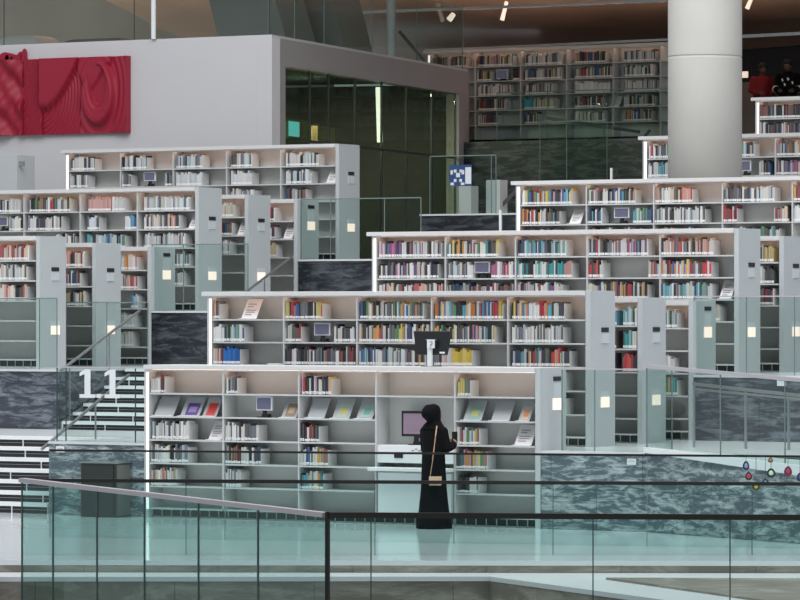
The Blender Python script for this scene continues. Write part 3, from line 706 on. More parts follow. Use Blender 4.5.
# little white notice plates on the marble
def plate(x0, x1, y0, y1, V, label, m='white', dark=True):
    a_ = plane_pt(x0, y0, V); b_ = plane_pt(x1, y1, V); o = MB(); o.box(a_.x, V, b_.z, b_.x, V+.012, a_.z, M[m])
    if dark: 
        w = b_.x-a_.x
        o.box(a_.x+w*.15, V-.003, a_.z-(a_.z-b_.z)*.42, b_.x-w*.15, V-.0005, a_.z-(a_.z-b_.z)*.36, M['ink'])
    return tag(o.build('notice_plate'), label, 'sign')
plate(105.0/6+50+5-16.5, 64, 446, 452.5, 50.6, 'small white notice on the marble block under the 1.1 glass')
plate(627, 636, 458.5, 465, 50.6, 'small white notice on the marble wall right of the bookcase')
plate(777, 786, 377, 386, 55.7, 'pale notice on the upper marble wall at right')
# dark metal hatch in the marble block
a_ = plane_pt(80, 463, 50.2); b_ = plane_pt(115, 520, 50.2)
h = empty('equipment_cabinet', (a_.x, 50.2, 0)); tag(h, 'dark metal cabinet against the marble block under the stair', 'cabinet')
w_ = b_.x-a_.x; MB().box(0, .02, 0.0, w_, .40, a_.z, mat('cabinet_metal', (.085, .085, .08), .35, .6)).build('body', h, bevel=.004)
MB().box(.03, .0, .03, w_-.03, .019, a_.z-.03, mat('cabinet_door_metal', (.065, .068, .065), .3, .6)).build('door', h)
MB().box(w_+.0005, .04, .03, w_+.012, .38, a_.z-.02, mat('cabinet_panel_metal', (.16, .16, .145), .4, .4)).build('side_panel', h)
MB().box(-.015, .0, a_.z+.0005, w_+.015, .41, a_.z+.018, M['steel']).build('lid', h)

# ================================================================ FOREGROUND BALUSTRADES
def fg(x0, y0, Z0, x1, y1, Z1, zbot, joints, label, capm, cw, ch, gm, jw=.012, jm=None):
    a_, b_ = at(x0, y0, Z0), at(x1, y1, Z1)
    fr = []
    for xj in joints:
        q0, q1 = (x0-400)/F, (x1-400)/F; qj = (xj-400)/F
        # fraction where the joint stands along the run
        t_ = (qj-q0)*Z0/((qj-q0)*Z0+(q1-qj)*Z1); fr.append(t_)
    zb2_ = zbot if isinstance(zbot, tuple) else (zbot, zbot)
    return balustrade([(a_.x, a_.y), (b_.x, b_.y)], zb2_, (a_.z-zb2_[0], b_.z-zb2_[1]), fr, label, cap=capm, gm=gm, capw=cw, caph=ch, capname='handrail', jm=jm or M['joint'], jw=jw)
fg(50, 449.2, 55.4, 830, 455.6, 52.6, 0.003, [225, 454, 647], 'hindmost glass balustrade, thin dark rail crossing in front of the woman', M['rail'], .04, .028, M['g_front'], .008, M['gedge'])
fg(22, 478.6, 51.3, 830, 482.4, 51.3, 0.002, [186, 375, 553, 752], 'middle glass balustrade with a straight dark rail', M['rail'], .05, .042, M['g_front'], .01)
rC = fg(329, 512.2, 42.0, 830, 514.8, 42.0, -0.158, [371, 593, 730], 'nearest glass balustrade with a thick dark rail and black corner post', M['rail'], .06, .056, M['g_front'], .012)
MB().box(-.035, -.018, 0, .002, .018, at(329, 511.8, 42).z+.158, M['rail']).build('corner_post', rC)
fg(326, 512.4, 42.05, 22, 478, 49.2, (-.158, -.80), [53, 97, 144.5, 198.5, 258], 'glass balustrade running back at left under a sloping pale cap', M['cap'], .09, .05, M['g_dark'], .02)

# hanging charms on the hindmost rail at right
def charm(x, y, wpx, hpx, colr, center, label, ytop):
    Zc = 52.6; p = at(x, y, Zc); k_ = F/Zc; w = wpx/k_/2; h = hpx/k_/2
    r = empty('hanging_charm', (p.x, p.y, p.z), TH); tag(r, label, 'ornament', 'coloured charms hanging on strings')
    ring = []; n = 20
    def tear(s_, yy): return [(math.sin(2*math.pi*j/n)*w*s_*(1-.25*math.cos(2*math.pi*j/n)), yy, -math.cos(2*math.pi*j/n)*h*s_*-1) for j in range(n)]
    MB().loft([tear(.9, -.012), tear(1, -.006), tear(1, .006), tear(.9, .012)], colmat(colr)).build('frame', r)
    MB().loft([tear(.30, -.026), tear(.48, -.018), tear(.52, -.0125)], colmat(center)).build('stone', r)
    zt_ = at(x, ytop, Zc).z-p.z
    MB().tube((0, 0, h*.95), (0, 0, zt_), .003, .003, M['black'], 6).build('string', r)
charm(746, 465.5, 6.5, 9.5, (.02,.03,.07), (.30,.28,.50), 'dark blue oval charm with a lilac centre, leftmost of the hanging charms', 457)
charm(748.6, 476, 7, 8.5, (.04,.03,.04), (.55,.05,.07), 'red charm hanging just below the lilac-centred one', 470.5)
charm(756, 486.5, 7, 8, (.05,.06,.02), (.50,.42,.05), 'yellow charm hanging lowest, over the middle dark rail', 457)
charm(765.3, 482, 7, 7, (.02,.03,.05), (.12,.18,.25), 'dark grey-blue charm half hidden by the middle dark rail', 457)
charm(771, 472.8, 8.8, 9.5, (.02,.04,.03), (.55,.68,.50), 'black oval charm with a pale green centre', 457)
charm(788, 471, 8, 10, (.16,.02,.06), (.30,.05,.12), 'dark crimson charm right of the pale green one', 457)
charm(770.5, 460, 5, 5.5, (.14,.07,.03), (.35,.20,.10), 'small brown charm just under the thin rail', 457)
charm(800, 477, 7, 9, (.02,.03,.07), (.06,.08,.20), 'dark blue charm cut off by the right edge', 457)

# ================================================================ GLASS BUILDING AT LEFT BACK
VB = 70.0; ztop = plane_pt(272, 37, VB).z; C0 = plane_pt(272, 37, VB); zbB = 3.945
d = Vector((-.201, .979, 0)).normalized()
def side_pt(x, off=0.0):       # where the side wall crosses an image column
    q = (x-400)/F; # point on ray: (q*CS-SN, q*SN+CS)*Z ; solve C0+d*t
    rx, ry = q*CS-SN, q*SN+CS
    det = rx*(-d.y)-(-d.x)*ry
    Z = (C0.x*(-d.y)-(-d.x)*C0.y)/det; t_ = (rx*C0.y-ry*C0.x)/det
    return t_, Z
tE = side_pt(469)[0]; tW0 = side_pt(285.5)[0]; tW1 = side_pt(459)[0]
n_ = Vector((d.y, -d.x, 0))    # outward (+U side)
def SP(t_, z, off=0): v = Vector((C0.x, C0.y, 0))+d*t_+n_*off; return Vector((v.x, v.y, z))
def side_box(name, t0, t1, z0, z1, o0, o1, m, parent=None):
    b_ = MB(); b_.hexa([SP(t0,z0,o0),SP(t1,z0,o0),SP(t1,z0,o1),SP(t0,z0,o1),SP(t0,z1,o0),SP(t1,z1,o0),SP(t1,z1,o1),SP(t0,z1,o1)], m); return b_.build(name, parent)
struct(box('wall_left', -62, VB, zbB, C0.x-.35, VB+.3, ztop, M['white_wall']))
q = MB(); e_ = SP(0, 0, 0); struct(MB().box(C0.x-.349, VB, zbB, C0.x-.001, VB+.3, ztop, M['white_wall']).build('wall_left'))
zw = EYE+(Y0-66)*side_pt(285.5)[1]/F
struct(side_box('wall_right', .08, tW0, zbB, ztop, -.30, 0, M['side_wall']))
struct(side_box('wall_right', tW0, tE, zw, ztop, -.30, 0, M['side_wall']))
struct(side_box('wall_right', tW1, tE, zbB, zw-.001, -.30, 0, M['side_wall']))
win = empty('window_1', SP(tW0, zbB)); win['kind'] = 'structure'
def wpart(nm, *a_):
    o = side_box(nm, *a_); o.parent = win; o.matrix_parent_inverse = Matrix.Translation(-win.location); return o
mul = [285.5, 314, 332.5, 359, 385.5, 410, 435.5, 459]
ts = [side_pt(x_)[0] for x_ in mul]
zm = EYE+(Y0-149.5)*side_pt(385.5)[1]/F
for i, t_ in enumerate(ts): wpart('mullion', t_-.03 if i else t_, t_+(.03 if i < 7 else 0), zbB, zw-.002, -.11, -.075, M['frame'])
for i in range(7):
    t0, t1 = ts[i]+.031, ts[i+1]-.031
    wpart('window_pane', t0, t1, zbB, zm-.025, -.10, -.085, M['g_build']); wpart('window_pane', t0, t1, zm+.026, zw-.003, -.10, -.085, M['g_build'])
    wpart('transom', t0, t1, zm-.024, zm+.025, -.11, -.075, M['frame'])
# inside the glazed room
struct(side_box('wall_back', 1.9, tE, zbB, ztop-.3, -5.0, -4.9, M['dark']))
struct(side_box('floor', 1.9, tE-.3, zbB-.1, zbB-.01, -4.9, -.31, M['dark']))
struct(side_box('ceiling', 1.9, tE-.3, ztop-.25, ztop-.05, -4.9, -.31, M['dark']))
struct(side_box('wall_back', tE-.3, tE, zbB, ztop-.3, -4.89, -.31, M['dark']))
def inner(nm, x_, t_off, w, z0, z1, m, label, cat, off=-3.2, dp=.4):
    t_ = side_pt(x_)[0]+t_off; o = side_box(nm, t_, t_+w, z0, z1, off-dp, off, m); tag(o, label, cat); return o
zi = zm
for (x0, x1, y0, y1, m, lab) in [(287, 313, 115, 140, 'wood', 'brown cabinet behind the glass near the corner'), (330, 360, 118, 150, 'wood', 'brown cabinet behind the third glass pane'), (362, 384, 125, 210, 'wood', 'brown screen wall behind the dark glass'), (300, 345, 160, 230, 'wood', 'brown low partition behind the dark glass')]:
    t0, t1 = side_pt(x0)[0], side_pt(x1)[0]; Zm = side_pt((x0+x1)/2)[1]
    o = side_box('room_cabinet', t0+.6, t1+.3, EYE+(Y0-y1)*Zm/F, EYE+(Y0-y0)*Zm/F, -1.6, -1.2, M[m]); tag(o, lab, 'cabinet')
t0, Z0_ = side_pt(402)
o = MB(); o.bar(SP(t0, EYE+(Y0-142)*Z0_/F, -.5), SP(t0-.1, EYE+(Y0-87)*Z0_/F, -.5), .10, .10, light_mat('tube_light', (1.0, .90, .84), 2.0)); tag(o.build('hanging_tube_light'), 'pale vertical light strip glowing behind the dark glass', 'lamp')
t0, Z0_ = side_pt(289)
o = side_box('notice', t0-.05, t0+.55, EYE+(Y0-136)*Z0_/F, EYE+(Y0-121)*Z0_/F, .01, .02, M['green_sign']); tag(o, 'small green notice stuck to the glass near the building corner', 'sign')
for f_, e_w in ((.25, 600), (.6, 500)):
    l = bpy.data.lights.new('added_room_fill', 'AREA'); l.energy = e_w; l.color = (1, .85, .6); l.size = 1.6  # unseen fill added to brighten the room behind the glass
    o = bpy.data.objects.new('added_room_fill', l); COL.objects.link(o); o.location = SP(tE*f_+.8, ztop-.30, -2.6)
# roof of the building
struct(MB().prism([(-62, VB+.01), (C0.x-.01, VB+.01), tuple(SP(tE, 0, -.02))[:2], (-62, 84)], ztop, ztop+.05, M['white_wall']).build('ceiling'))

# crimson relief --------------------------------------------------------
A_ = plane_pt(-30, 58, VB-.02); B_ = plane_pt(131, 56, VB-.02); zb_ = plane_pt(131, 132.5, VB-.02).z; zt_ = B_.z
R = empty('wall_relief', (A_.x, VB-.01, zb_)); tag(R, 'crimson sculpted wall relief of waves and folds on the white wall', 'artwork')
def relief(u0, u1, nm, fn):
    w = u1-u0; H = zt_-zb_; nx, nz = 64, 64; vs = []; fs = []
    for j in range(nz+1):
        for i in range(nx+1):
            a, b = i/nx, j/nz; vs.append((u0+a*w, -.06-fn(a, b), b*H))
    for j in range(nz):
        for i in range(nx): p = j*(nx+1)+i; fs.append((p, p+1, p+nx+2, p+nx+1))
    n0 = len(vs)
    # closed back and edges
    vs += [(u0, 0, 0), (u1, 0, 0), (u1, 0, H), (u0, 0, H)]
    bot = list(range(0, nx+1)); top = [nz*(nx+1)+i for i in range(nx+1)]; lf = [j*(nx+1) for j in range(nz+1)]; rt = [j*(nx+1)+nx for j in range(nz+1)]
    fs.append(tuple(bot)[::-1]+(n0, n0+1)); fs.append(tuple(top)+(n0+2, n0+3)); fs.append(tuple(lf)+(n0+3, n0)); fs.append(tuple(rt)[::-1]+(n0+1, n0+2)); fs.append((n0, n0+3, n0+2, n0+1))
    m = MB(); m.v = vs; m.f = fs; m.m = [0]*len(fs); m.mats = [M['red']]; return m.build(nm, R)
def hook(a, b):      # an upward opening bowl whose arms rise to points, contour steps around it
    r = math.hypot((a-.40)*1.1, (b-.55)*.85)
    sg = lambda x: 1/(1+math.exp(-x))
    arm = .105-.10*max(0, b-.5)*(2.0 if a > .4 else 3.2)
    ring = .27+(.10 if a > .4 else .02)*max(0, b-.5)
    v = .15*sg((max(arm, -.06)-abs(r-ring))*90)
    if r < ring: v -= .02*sg((.7-b)*20)
    top = .74-.16*math.sin(a*7.5)
    if a < .66: v = max(v, .085*sg((b-top)*45))
    v += .08*max(0, a-.68)/.32
    if r > ring+.08: v += .008*math.sin(52*r)
    return v+.03
def point(a, b):
    e = .52+.48*((a-.25)**2 if a > .25 else 0)*1.6
    edge = .34+.75*max(a-.12, 0)**1.6 if a > .12 else .36-.2*(.12-a)
    v = .16*(1/(1+math.exp(-(b-edge)*50)))
    if b < edge: v += .018*math.sin(math.hypot(a+.15, (b-.55)*1.3)*75)*.6
    return v+.03
def spiky(a, b):
    v = .10+.08*math.sin(9*a+4*b)*math.sin(7*b-3*a)+.05*math.sin(21*a)*math.cos(17*b)
    if abs(a-.45) < .35*b+.02: v += .12*max(0, 1-abs(a-.45)/(.35*b+.02))
    return max(v, .01)
def waves(a, b):
    v = .015*math.sin(math.hypot(a+.2, b-1.0)*60)+.04*a
    return v+.05
xs = [U(x_, VB)-A_.x for x_ in (-30, 27, 46, 83, 131)]
relief(xs[0], xs[1], 'relief_panel', spiky); relief(xs[1]+.01, xs[2], 'relief_panel', waves); relief(xs[2]+.01, xs[3], 'relief_panel', point); relief(xs[3]+.01, xs[4], 'relief_panel', hook)
tp = MB(); H = zt_-zb_
for (a_, b_, w2, h2) in ((8, 56, .16, .12), (13, 53.5, .12, .10), (18, 55, .10, .08), (23, 55.5, .05, .12), (27, 56, .035, .16)):
    p = plane_pt(a_, b_, VB); x_ = p.x-A_.x; ring = lambda s_, yy: [(x_+w2*s_*math.cos(t*math.pi/6), yy, H+h2*.4+h2*s_*math.sin(t*math.pi/6)) for t in range(12)]
    tp.loft([ring(.8, -.14), ring(1, -.10), ring(1, -.03), ring(.8, -.01)], M['red'])
tp.build('relief_crest', R)

# roof balustrade of the building
zr = ztop+.05
balustrade([(-62, VB+.15), (C0.x-.15, VB+.15)], zr, 1.4, [.42, .64, .82], 'glass balustrade on the roof edge above the relief', jm=M['frame'], gm=M['g_terr'])
balustrade([tuple(SP(.2, 0, -.15))[:2], tuple(SP(tE, 0, -.15))[:2]], zr, 1.4, [.12, .26, .5, .74], 'glass balustrade on the roof edge above the dark windows')
def roof_post(x, y0, y1, Z, w, label, m='conc2'):
    a_, b_ = at(x, y0, Z), at(x, y1, Z); o = MB(); o.tube((a_.x, a_.y, zr+.001), (a_.x, a_.y, b_.z), w, w, M[m], 10); return tag(o.build('post'), label, 'post')
roof_post(391, 60, -10, side_pt(400)[1]+.6, .10, 'pale round post standing on the roof edge', 'case')
roof_post(153.5, 40, -10, 84, .05, 'thin white post behind the roof glass above the relief', 'white')
# leaning concrete props behind the roof glass
def prop(x0, x1, xt0, xt1, V, label):
    a0, a1 = plane_pt(x0, 45, V), plane_pt(x1, 45, V); b0, b1 = plane_pt(xt0, -25, V), plane_pt(xt1, -25, V)
    o = MB(); z0 = zr+.002; o.hexa([(a0.x, V, z0), (a1.x, V, z0), (a1.x, V+1.2, z0), (a0.x, V+1.2, z0), (b0.x, V, b0.z), (b1.x, V, b1.z), (b1.x, V+1.2, b1.z), (b0.x, V+1.2, b0.z)], M['conc2'])
    return tag(o.build('leaning_column'), label, 'column')
prop(223, 291, 203, 268, 76, 'wide leaning concrete column left of the building corner')
prop(294, 347, 262, 326, 78, 'leaning concrete column right of the building corner')
# furniture of the gallery behind the roof glass
g = empty('perforated_screen', (U(108, 78), 78, zr+.001)); tag(g, 'white perforated screen behind the roof glass', 'screen'); 
w_ = U(262, 78)-U(108, 78); hh = .42; fr = MB(); fr.box(0, 0, 0, w_, .04, .03, M['white']).box(0, 0, hh, w_, .04, hh+.03, M['white'])
nn = 60
for j in range(nn+1): fr.box(j*w_/nn, .002, .03, j*w_/nn+.03, .038, hh, M['white'])
for j in range(1, 6): fr.box(0, .0, j*hh/6, w_, .001, j*hh/6+.02, M['white'])
fr.build('grid', g)
for (x_, w2, h2, m, lab, cat) in [(-5, 1.1, .75, 'white', 'white counter block behind the roof glass at far left', 'counter'), (60, 1.7, .62, 'conc2', 'grey rounded bench behind the roof glass', 'bench')]:
    o = MB(); p = U(x_, 77)
    rings = []
    for (s_, z_) in ((1, 0), (1, h2*.7), (.9, h2*.92), (.7, h2)): rings.append([(p+w2/2+w2/2*s_*a, 77.5+.5*s_*b, zr+.001+z_) for a, b in ((-1,-1),(1,-1),(1,1),(-1,1))])
    o.loft(rings, M[m]); tag(o.build(cat), lab, cat)

# ================================================================ CEILINGS, BACK
struct(MB().hexa([(-75, 92, 9.4), (-16, 92, 9.4), (-16, 92.3, 9.4), (-75, 92.3, 9.4), (-75, 92, 13), (-16, 92, 13), (-16, 92.3, 13), (-75, 92.3, 13)], M['dark']).build('wall_back'))
struct(box('wall_back', -50, 92, 6.78, -16, 92.3, 9.4, M['dark']))
# corrugated copper ceiling slopes up towards the viewer
cp = MB(); rows = []
u0c = U(325, 90)
nx = 40
for i in range(11):
    f_ = i/10; V_ = 91.8-f_*12; z_ = 9.35+f_*1.9+.12*math.sin(f_*14)
    rows.append([(u0c-3+(j/nx)*42, V_, z_+.05*math.sin(j*.9+i)) for j in range(nx+1)])
vs = [p for r_ in rows for p in r_]; vs += [(p[0], p[1], p[2]+.15) for p in vs]; N = (nx+1)*11; fs = []
for i in range(10):
    for j in range(nx):
        p = i*(nx+1)+j; fs.append((p, p+1, p+nx+2, p+nx+1)); fs.append((N+p, N+p+nx+1, N+p+nx+2, N+p+1))
cp.v = vs; cp.f = fs; cp.m = [0]*len(fs); cp.mats = [M['copper']]; struct(cp.build('ceiling', smooth=True))
struct(box('ceiling', -80, 67, 13.2, -16, 78.99, 13.5, M['ceil']))  # unseen forward ceiling, added to keep skylight off the back bookcase
struct(MB().hexa([(-80, 79, 13.2), (-16, 79, 13.2), (-16, 96, 10.9), (-80, 96, 10.9), (-80, 79, 13.5), (-16, 79, 13.5), (-16, 96, 11.2), (-80, 96, 11.2)], M['ceil']).build('ceiling'))
struct(box('wall_left', -80, 90, 6, U(330, 90), 90.2, 13.5, M['ceil']))
# long thin service rails below the copper ceiling
for (x0, y0, x1, y1, V, lab, w) in [(335, 13.5, 668, 0.5, 83.0, 'thin pale cable rail crossing the copper ceiling', .06), (425, 50.5, 668, 39.5, 83.3, 'thin dark rail just above the dim back bookcase', .05), (742, 36.5, 820, 32.5, 82.5, 'thin pale rail right of the concrete column', .07)]:
    a_, b_ = plane_pt(x0, y0, V), plane_pt(x1, y1, V); o = MB(); o.bar(a_, b_, w, w, M['steel']); tag(o.build('ceiling_rail'), lab, 'rail')
for (x_, y_, w2, h2, lab) in [(502, 11, .05, .42, 'bright slim lamp hanging under the copper ceiling'), (449, 17, .07, .13, 'small round lamp hanging under the copper ceiling'), (747, 3, .05, .25, 'slim lamp at the top right of the column')]:
    p = plane_pt(x_, y_, 83.2); o = MB(); o.tube((p.x, p.y, p.z-h2/2), (p.x+.12, p.y, p.z+h2/2), w2, w2*.8, light_mat('lamp_glow', (1, .85, .7), .8), 10); tag(o.build('hanging_lamp'), lab, 'lamp')
# diagonal dark braces above the roof edge and stairs of the back terrace
def brace(x0, y0, x1, y1, Z, lab, m='frame', w=.07):
    a_, b_ = at(x0, y0, Z), at(x1, y1, Z); o = MB(); o.bar(a_, b_, w, w, M[m]); tag(o.build('stair_handrail'), lab, 'handrail')
brace(399, 31, 426, 63, 92, 'dark sloping handrail above the roof edge')
brace(612, 180, 650, 130, 92.3, 'dark stair handrail rising beside the concrete column')
brace(598, 172, 628, 140, 92.5, 'second dark stair handrail left of the concrete column')
brace(497, 210, 517, 190, 82, 'dark sloping handrail left of the third-terrace bookcase')
brace(546, 118, 640, 132, 93, 'slim dark rail crossing before the back marble')
# concrete column
zc0 = LV[3]; pc = plane_pt(705, 180, 65.0); rad = 37/K(705, 65)
col = MB()
n = 64
def ringc(z, r_): return [(pc.x+r_*math.cos(2*math.pi*j/n), 65+r_*math.sin(2*math.pi*j/n), z) for j in range(n)]
zs_ = plane_pt(705, 57.5, 65).z
col.loft([ringc(z_, r_) for z_, r_ in ((zc0+.001, rad), (zs_-.03, rad), (zs_-.014, rad), (zs_-.012, rad-.008), (zs_+.012, rad-.008), (zs_+.014, rad), (zs_+.03, rad), (14, rad))], M['conc'])
o = struct(col.build('column', smooth=True)); o['label'] = 'round pale concrete column'
# poster on the balustrade
a_ = plane_pt(450, 165, 71.05); b_ = plane_pt(472, 186, 71.05); w_ = b_.x-a_.x; h_ = a_.z-b_.z
P_ = empty('poster', (a_.x, 71.03, b_.z)); tag(P_, 'blue and white patterned poster on the glass balustrade at centre', 'poster')
MB().box(0, 0, 0, w_, .012, h_, M['signblue']).build('sheet', P_)
MB().box(w_*.72, -.004, h_*.10, w_*.99, -.0005, h_*.88, M['white']).build('white_strip', P_)
pt = MB()
for (x_, z_, a2, b2) in ((.05,.05,.15,.12),(.30,.42,.18,.2),(.52,.05,.16,.12),(.05,.55,.1,.2),(.55,.55,.12,.2),(.2,.2,.12,.14),(.45,.2,.12,.14),(.2,.64,.12,.14),(.46,.64,.12,.14)): pt.box(w_*x_, -.004, h_*z_, w_*(x_+a2), -.0005, h_*(z_+b2), M['white'])
pt.build('pattern', P_)
# pale pillar fragments behind the poster and white doorway block
for (x0, x1, y0, y1, V, lab) in [(486, 500, 180, 210, 71.6, 'pale upright box beside the poster'), (459, 471, 186, 212, 73, 'pale narrow pillar below the poster')]:
    a_ = plane_pt(x0, y0, V); b_ = plane_pt(x1, y1, V); o = MB(); o.box(a_.x, V, 4.881, b_.x, V+.3, a_.z, M['case']); tag(o.build('display_pillar'), lab, 'pillar')
# little white edge posts on terrace walls
for (x_, y0, y1, V, z_, lab) in [(500, 210, 232, 66.3, 3.94, 'thin white post at the end of the centre marble'), (611, 168, 181, 71.3, 4.88, 'short white post above the third-terrace bookcase')]:
    p = plane_pt(x_, y0, V); o = MB(); o.box(p.x-.02, V, z_+.001, p.x+.02, V+.04, p.z, M['white']); tag(o.build('post'), lab, 'post')
# grey block cut by the left edge
a_ = plane_pt(17, 155, 66.9); o = MB(); o.box(a_.x-2.6, 66.9, 3.941, a_.x, 67.5, a_.z, M['endp']).box(a_.x, 66.95, a_.z-.22, a_.x+.12, 67.0, a_.z-.12, M['steel']); tag(o.build('service_kiosk'), 'grey panelled block cut by the left edge above the shelves', 'kiosk')
# small lit exit lamp by the column
p = plane_pt(744, 75, 85); o = MB(); o.box(p.x-.05, 85, p.z-.06, p.x+.08, 85.05, p.z+.08, M['switch']); tag(o.build('wall_lamp'), 'small bright lamp just right of the concrete column', 'lamp')
a_ = plane_pt(742, 80, 86); b_ = plane_pt(757, 90, 86); o = MB(); o.box(a_.x-.6, 86, 6.781, b_.x, 86.5, a_.z-.05, M['conc2']); tag(o.build('counter'), 'grey counter behind the man in red', 'counter')

# ================================================================ PEOPLE
def ell(cx, cy, cz, rx, ry, n=20): return [(cx+rx*math.cos(2*math.pi*j/n), cy+ry*math.sin(2*math.pi*j/n), cz) for j in range(n)]
def skin_body(name, verts, edges, radii, root, m, sub=2):
    me = bpy.data.meshes.new(name); me.from_pydata(verts, edges, []); o = bpy.data.objects.new(name, me); COL.objects.link(o)
    me.materials.append(m)
    sk = o.modifiers.new('skin', 'SKIN'); sk.use_smooth_shade = True
    lay = me.skin_vertices[0].data if me.skin_vertices else None
    if lay is None:
        bm = bmesh.new(); bm.from_mesh(me); bm.verts.layers.skin.verify(); bm.to_mesh(me); bm.free(); lay = me.skin_vertices[0].data
    for i, r_ in enumerate(radii):
        lay[i].radius = r_ if isinstance(r_, tuple) else (r_, r_); lay[i].use_root = (i == root)
    s_ = o.modifiers.new('sub', 'SUBSURF'); s_.levels = sub; s_.render_levels = sub
    return o
def head_mesh(nm, m, par, loc, s_=1.0, facing=0):
    # head with brow, nose, chin, ears
    v = []; f = []; n, k = 24, 16
    for j in range(k+1):
        ph = math.pi*j/k
        for i in range(n):
            t = 2*math.pi*i/n; x_ = math.sin(ph)*math.cos(t); y_ = math.sin(ph)*math.sin(t); z_ = math.cos(ph)
            X, Y_, Z_ = x_*.095, y_*.076, z_*.118
            if z_ < -.2: X = X*(1-.25*(-z_-.2))+(.012 if x_ > 0 else 0); Y_ *= (1+.35*(z_+.2))
            if x_ > .85 and abs(y_) < .3 and -.35 < z_ < .1: X += .020*(1-abs(y_)/.3)*(1-abs(z_+.15)/.3 if abs(z_+.15) < .3 else 0)
            if x_ > .75 and .05 < z_ < .25 and .2 < abs(y_) < .55: X -= .006
            if x_ > .8 and abs(z_+.5) < .1: X += .004
            v.append((X, Y_, Z_))
    for j in range(k):
        for i in range(n): f.append((j*n+i, (j+1)*n+i, (j+1)*n+(i+1) % n, j*n+(i+1) % n))
    mb = MB(); mb.v = v; mb.f = f; mb.m = [0]*len(f); mb.mats = [m]
    for sy in (-1, 1): mb.loft([[(-.0+.014*math.cos(a*math.pi/4), sy*.070, .028*math.sin(a*math.pi/4)) for a in range(8)], [(-.004+.018*math.cos(a*math.pi/4), sy*.086, .032*math.sin(a*math.pi/4)) for a in range(8)]], m)
    o = mb.build(nm, par, smooth=True); o.location = loc; o.rotation_euler = (0, 0, facing); o.scale = (s_,)*3
    e = MB()
    for sy in (-1, 1): e.loft([[(.078+.002*q, sy*.03+.011*math.cos(a*math.pi/4)*(1-.3*q), .018+.006*math.sin(a*math.pi/4)*(1-.3*q)) for a in range(8)] for q in (0, 1, 2, 3)], M['hair'])
    e.loft([[(.085+.003*q, .022*math.cos(a*math.pi/4), -.055+.006*math.sin(a*math.pi/4)) for a in range(8)] for q in (0, 1, 2)], M['redcloth'])
    return o, e
def hand_parts(body_name, par, wrist, direction, m, curl=.5, side=1):
    d_ = Vector(direction).normalized(); up = Vector((0, 0, 1)); s_ = d_.cross(up).normalized()*side; u_ = s_.cross(d_)*side
    w = Vector(wrist); V_ = [w, w+d_*.05, w+d_*.085]; E_ = [(0, 1), (1, 2)]; Rr = [.022, .030, .028]
    for k_, ln in enumerate((.065, .078, .072, .058)):
        b0 = w+d_*.085+u_*(.028-.019*k_)
        p1 = b0+d_*ln*.5; p2 = p1+(d_*.6-s_*curl).normalized()*ln*.4; p3 = p2+(d_*.2-s_*curl).normalized()*ln*.3
        i = len(V_); V_ += [b0, p1, p2, p3]; E_ += [(2, i), (i, i+1), (i+1, i+2), (i+2, i+3)]; Rr += [.010, .009, .0085, .0075]
    i = len(V_); t0 = w+d_*.03+u_*.025; V_ += [t0, t0+(d_*.5+u_*.8).normalized()*.03, t0+(d_*.8+u_*.5-s_*.4).normalized()*.06]; E_ += [(1, i), (i, i+1), (i+1, i+2)]; Rr += [.013, .011, .009]
    o = skin_body('hand', [tuple(v) for v in V_], E_, Rr, 0, m, 1); o.parent = par; return o

# woman in black abaya: local +X is where she faces
pw = on_z(434, 528.5, 0.0); WR = TH+math.radians(48)
wm = empty('person', (pw.x, pw.y, .002), WR)
tag(wm, 'person in a long black abaya and headscarf with a small tan shoulder bag', 'person')
rob = MB(); n = 40
prof = [(0.0, .01, .235, .225), (.04, .005, .235, .225), (.25, .0, .205, .195), (.55, -.005, .175, .18), (.85, -.01, .155, .172), (1.02, -.01, .148, .168), (1.15, -.005, .148, .172), (1.28, .0, .152, .188), (1.36, -.005, .135, .180), (1.41, -.01, .10, .14), (1.45, -.005, .066, .075), (1.50, .01, .06, .06)]
rings = []
for (z, cx, rx, ry) in prof:
    rg = []
    for j in range(n):
        t = 2*math.pi*j/n; fold = 1+(.05*math.sin(9*t+z*2)+.025*math.sin(5*t))*max(0, 1-z/1.1)
        tail = -.10*max(0, .35-z)/.35 if math.cos(t) < -.2 else (.03*max(0, .2-z)/.2)
        rg.append((cx+rx*fold*math.cos(t)+tail*.0+(-.06*max(0, .5-z) if math.cos(t) < 0 else .06*max(0, .4-z)), ry*fold*math.sin(t), z))
    rings.append(rg)
rob.loft(rings, M['cloth'])
# arms inside the sleeves merge with the robe
def limb(mb, pts, m):
    for (p, r0), (q_, r1) in zip(pts[:-1], pts[1:]): mb.tube(p, q_, r0, r1, m, 16)
    for p, r0 in pts:
        rr_ = [[(p[0]+r0*math.sin(math.pi*a/8)*math.cos(2*math.pi*b/16), p[1]+r0*math.sin(math.pi*a/8)*math.sin(2*math.pi*b/16), p[2]+r0*math.cos(math.pi*a/8)) for b in range(16)] for a in range(1, 8)]
        mb.loft(rr_, m)
limb(rob, [((0, -.165, 1.33), .072), ((.02, -.215, 1.10), .062), ((.24, -.12, 1.13), .06), ((.27, -.11, 1.14), .058)], M['cloth'])
limb(rob, [((0, .165, 1.33), .072), ((.04, .20, 1.08), .062), ((.24, .07, 1.14), .058)], M['cloth'])
# neck and head under the scarf, in the same surface
limb(rob, [((.0, 0, 1.40), .062), ((.02, 0, 1.50), .055)], M['cloth'])
body = rob.build('body', wm, smooth=True)
rm = body.modifiers.new('remesh', 'REMESH'); rm.mode = 'VOXEL'; rm.voxel_size = .014; rm.use_smooth_shade = True
sm = body.modifiers.new('smooth', 'SMOOTH'); sm.iterations = 3
hd, ex = head_mesh('head', M['skin'], wm, (.035, 0, 1.565), .97); ex.build('face', hd)
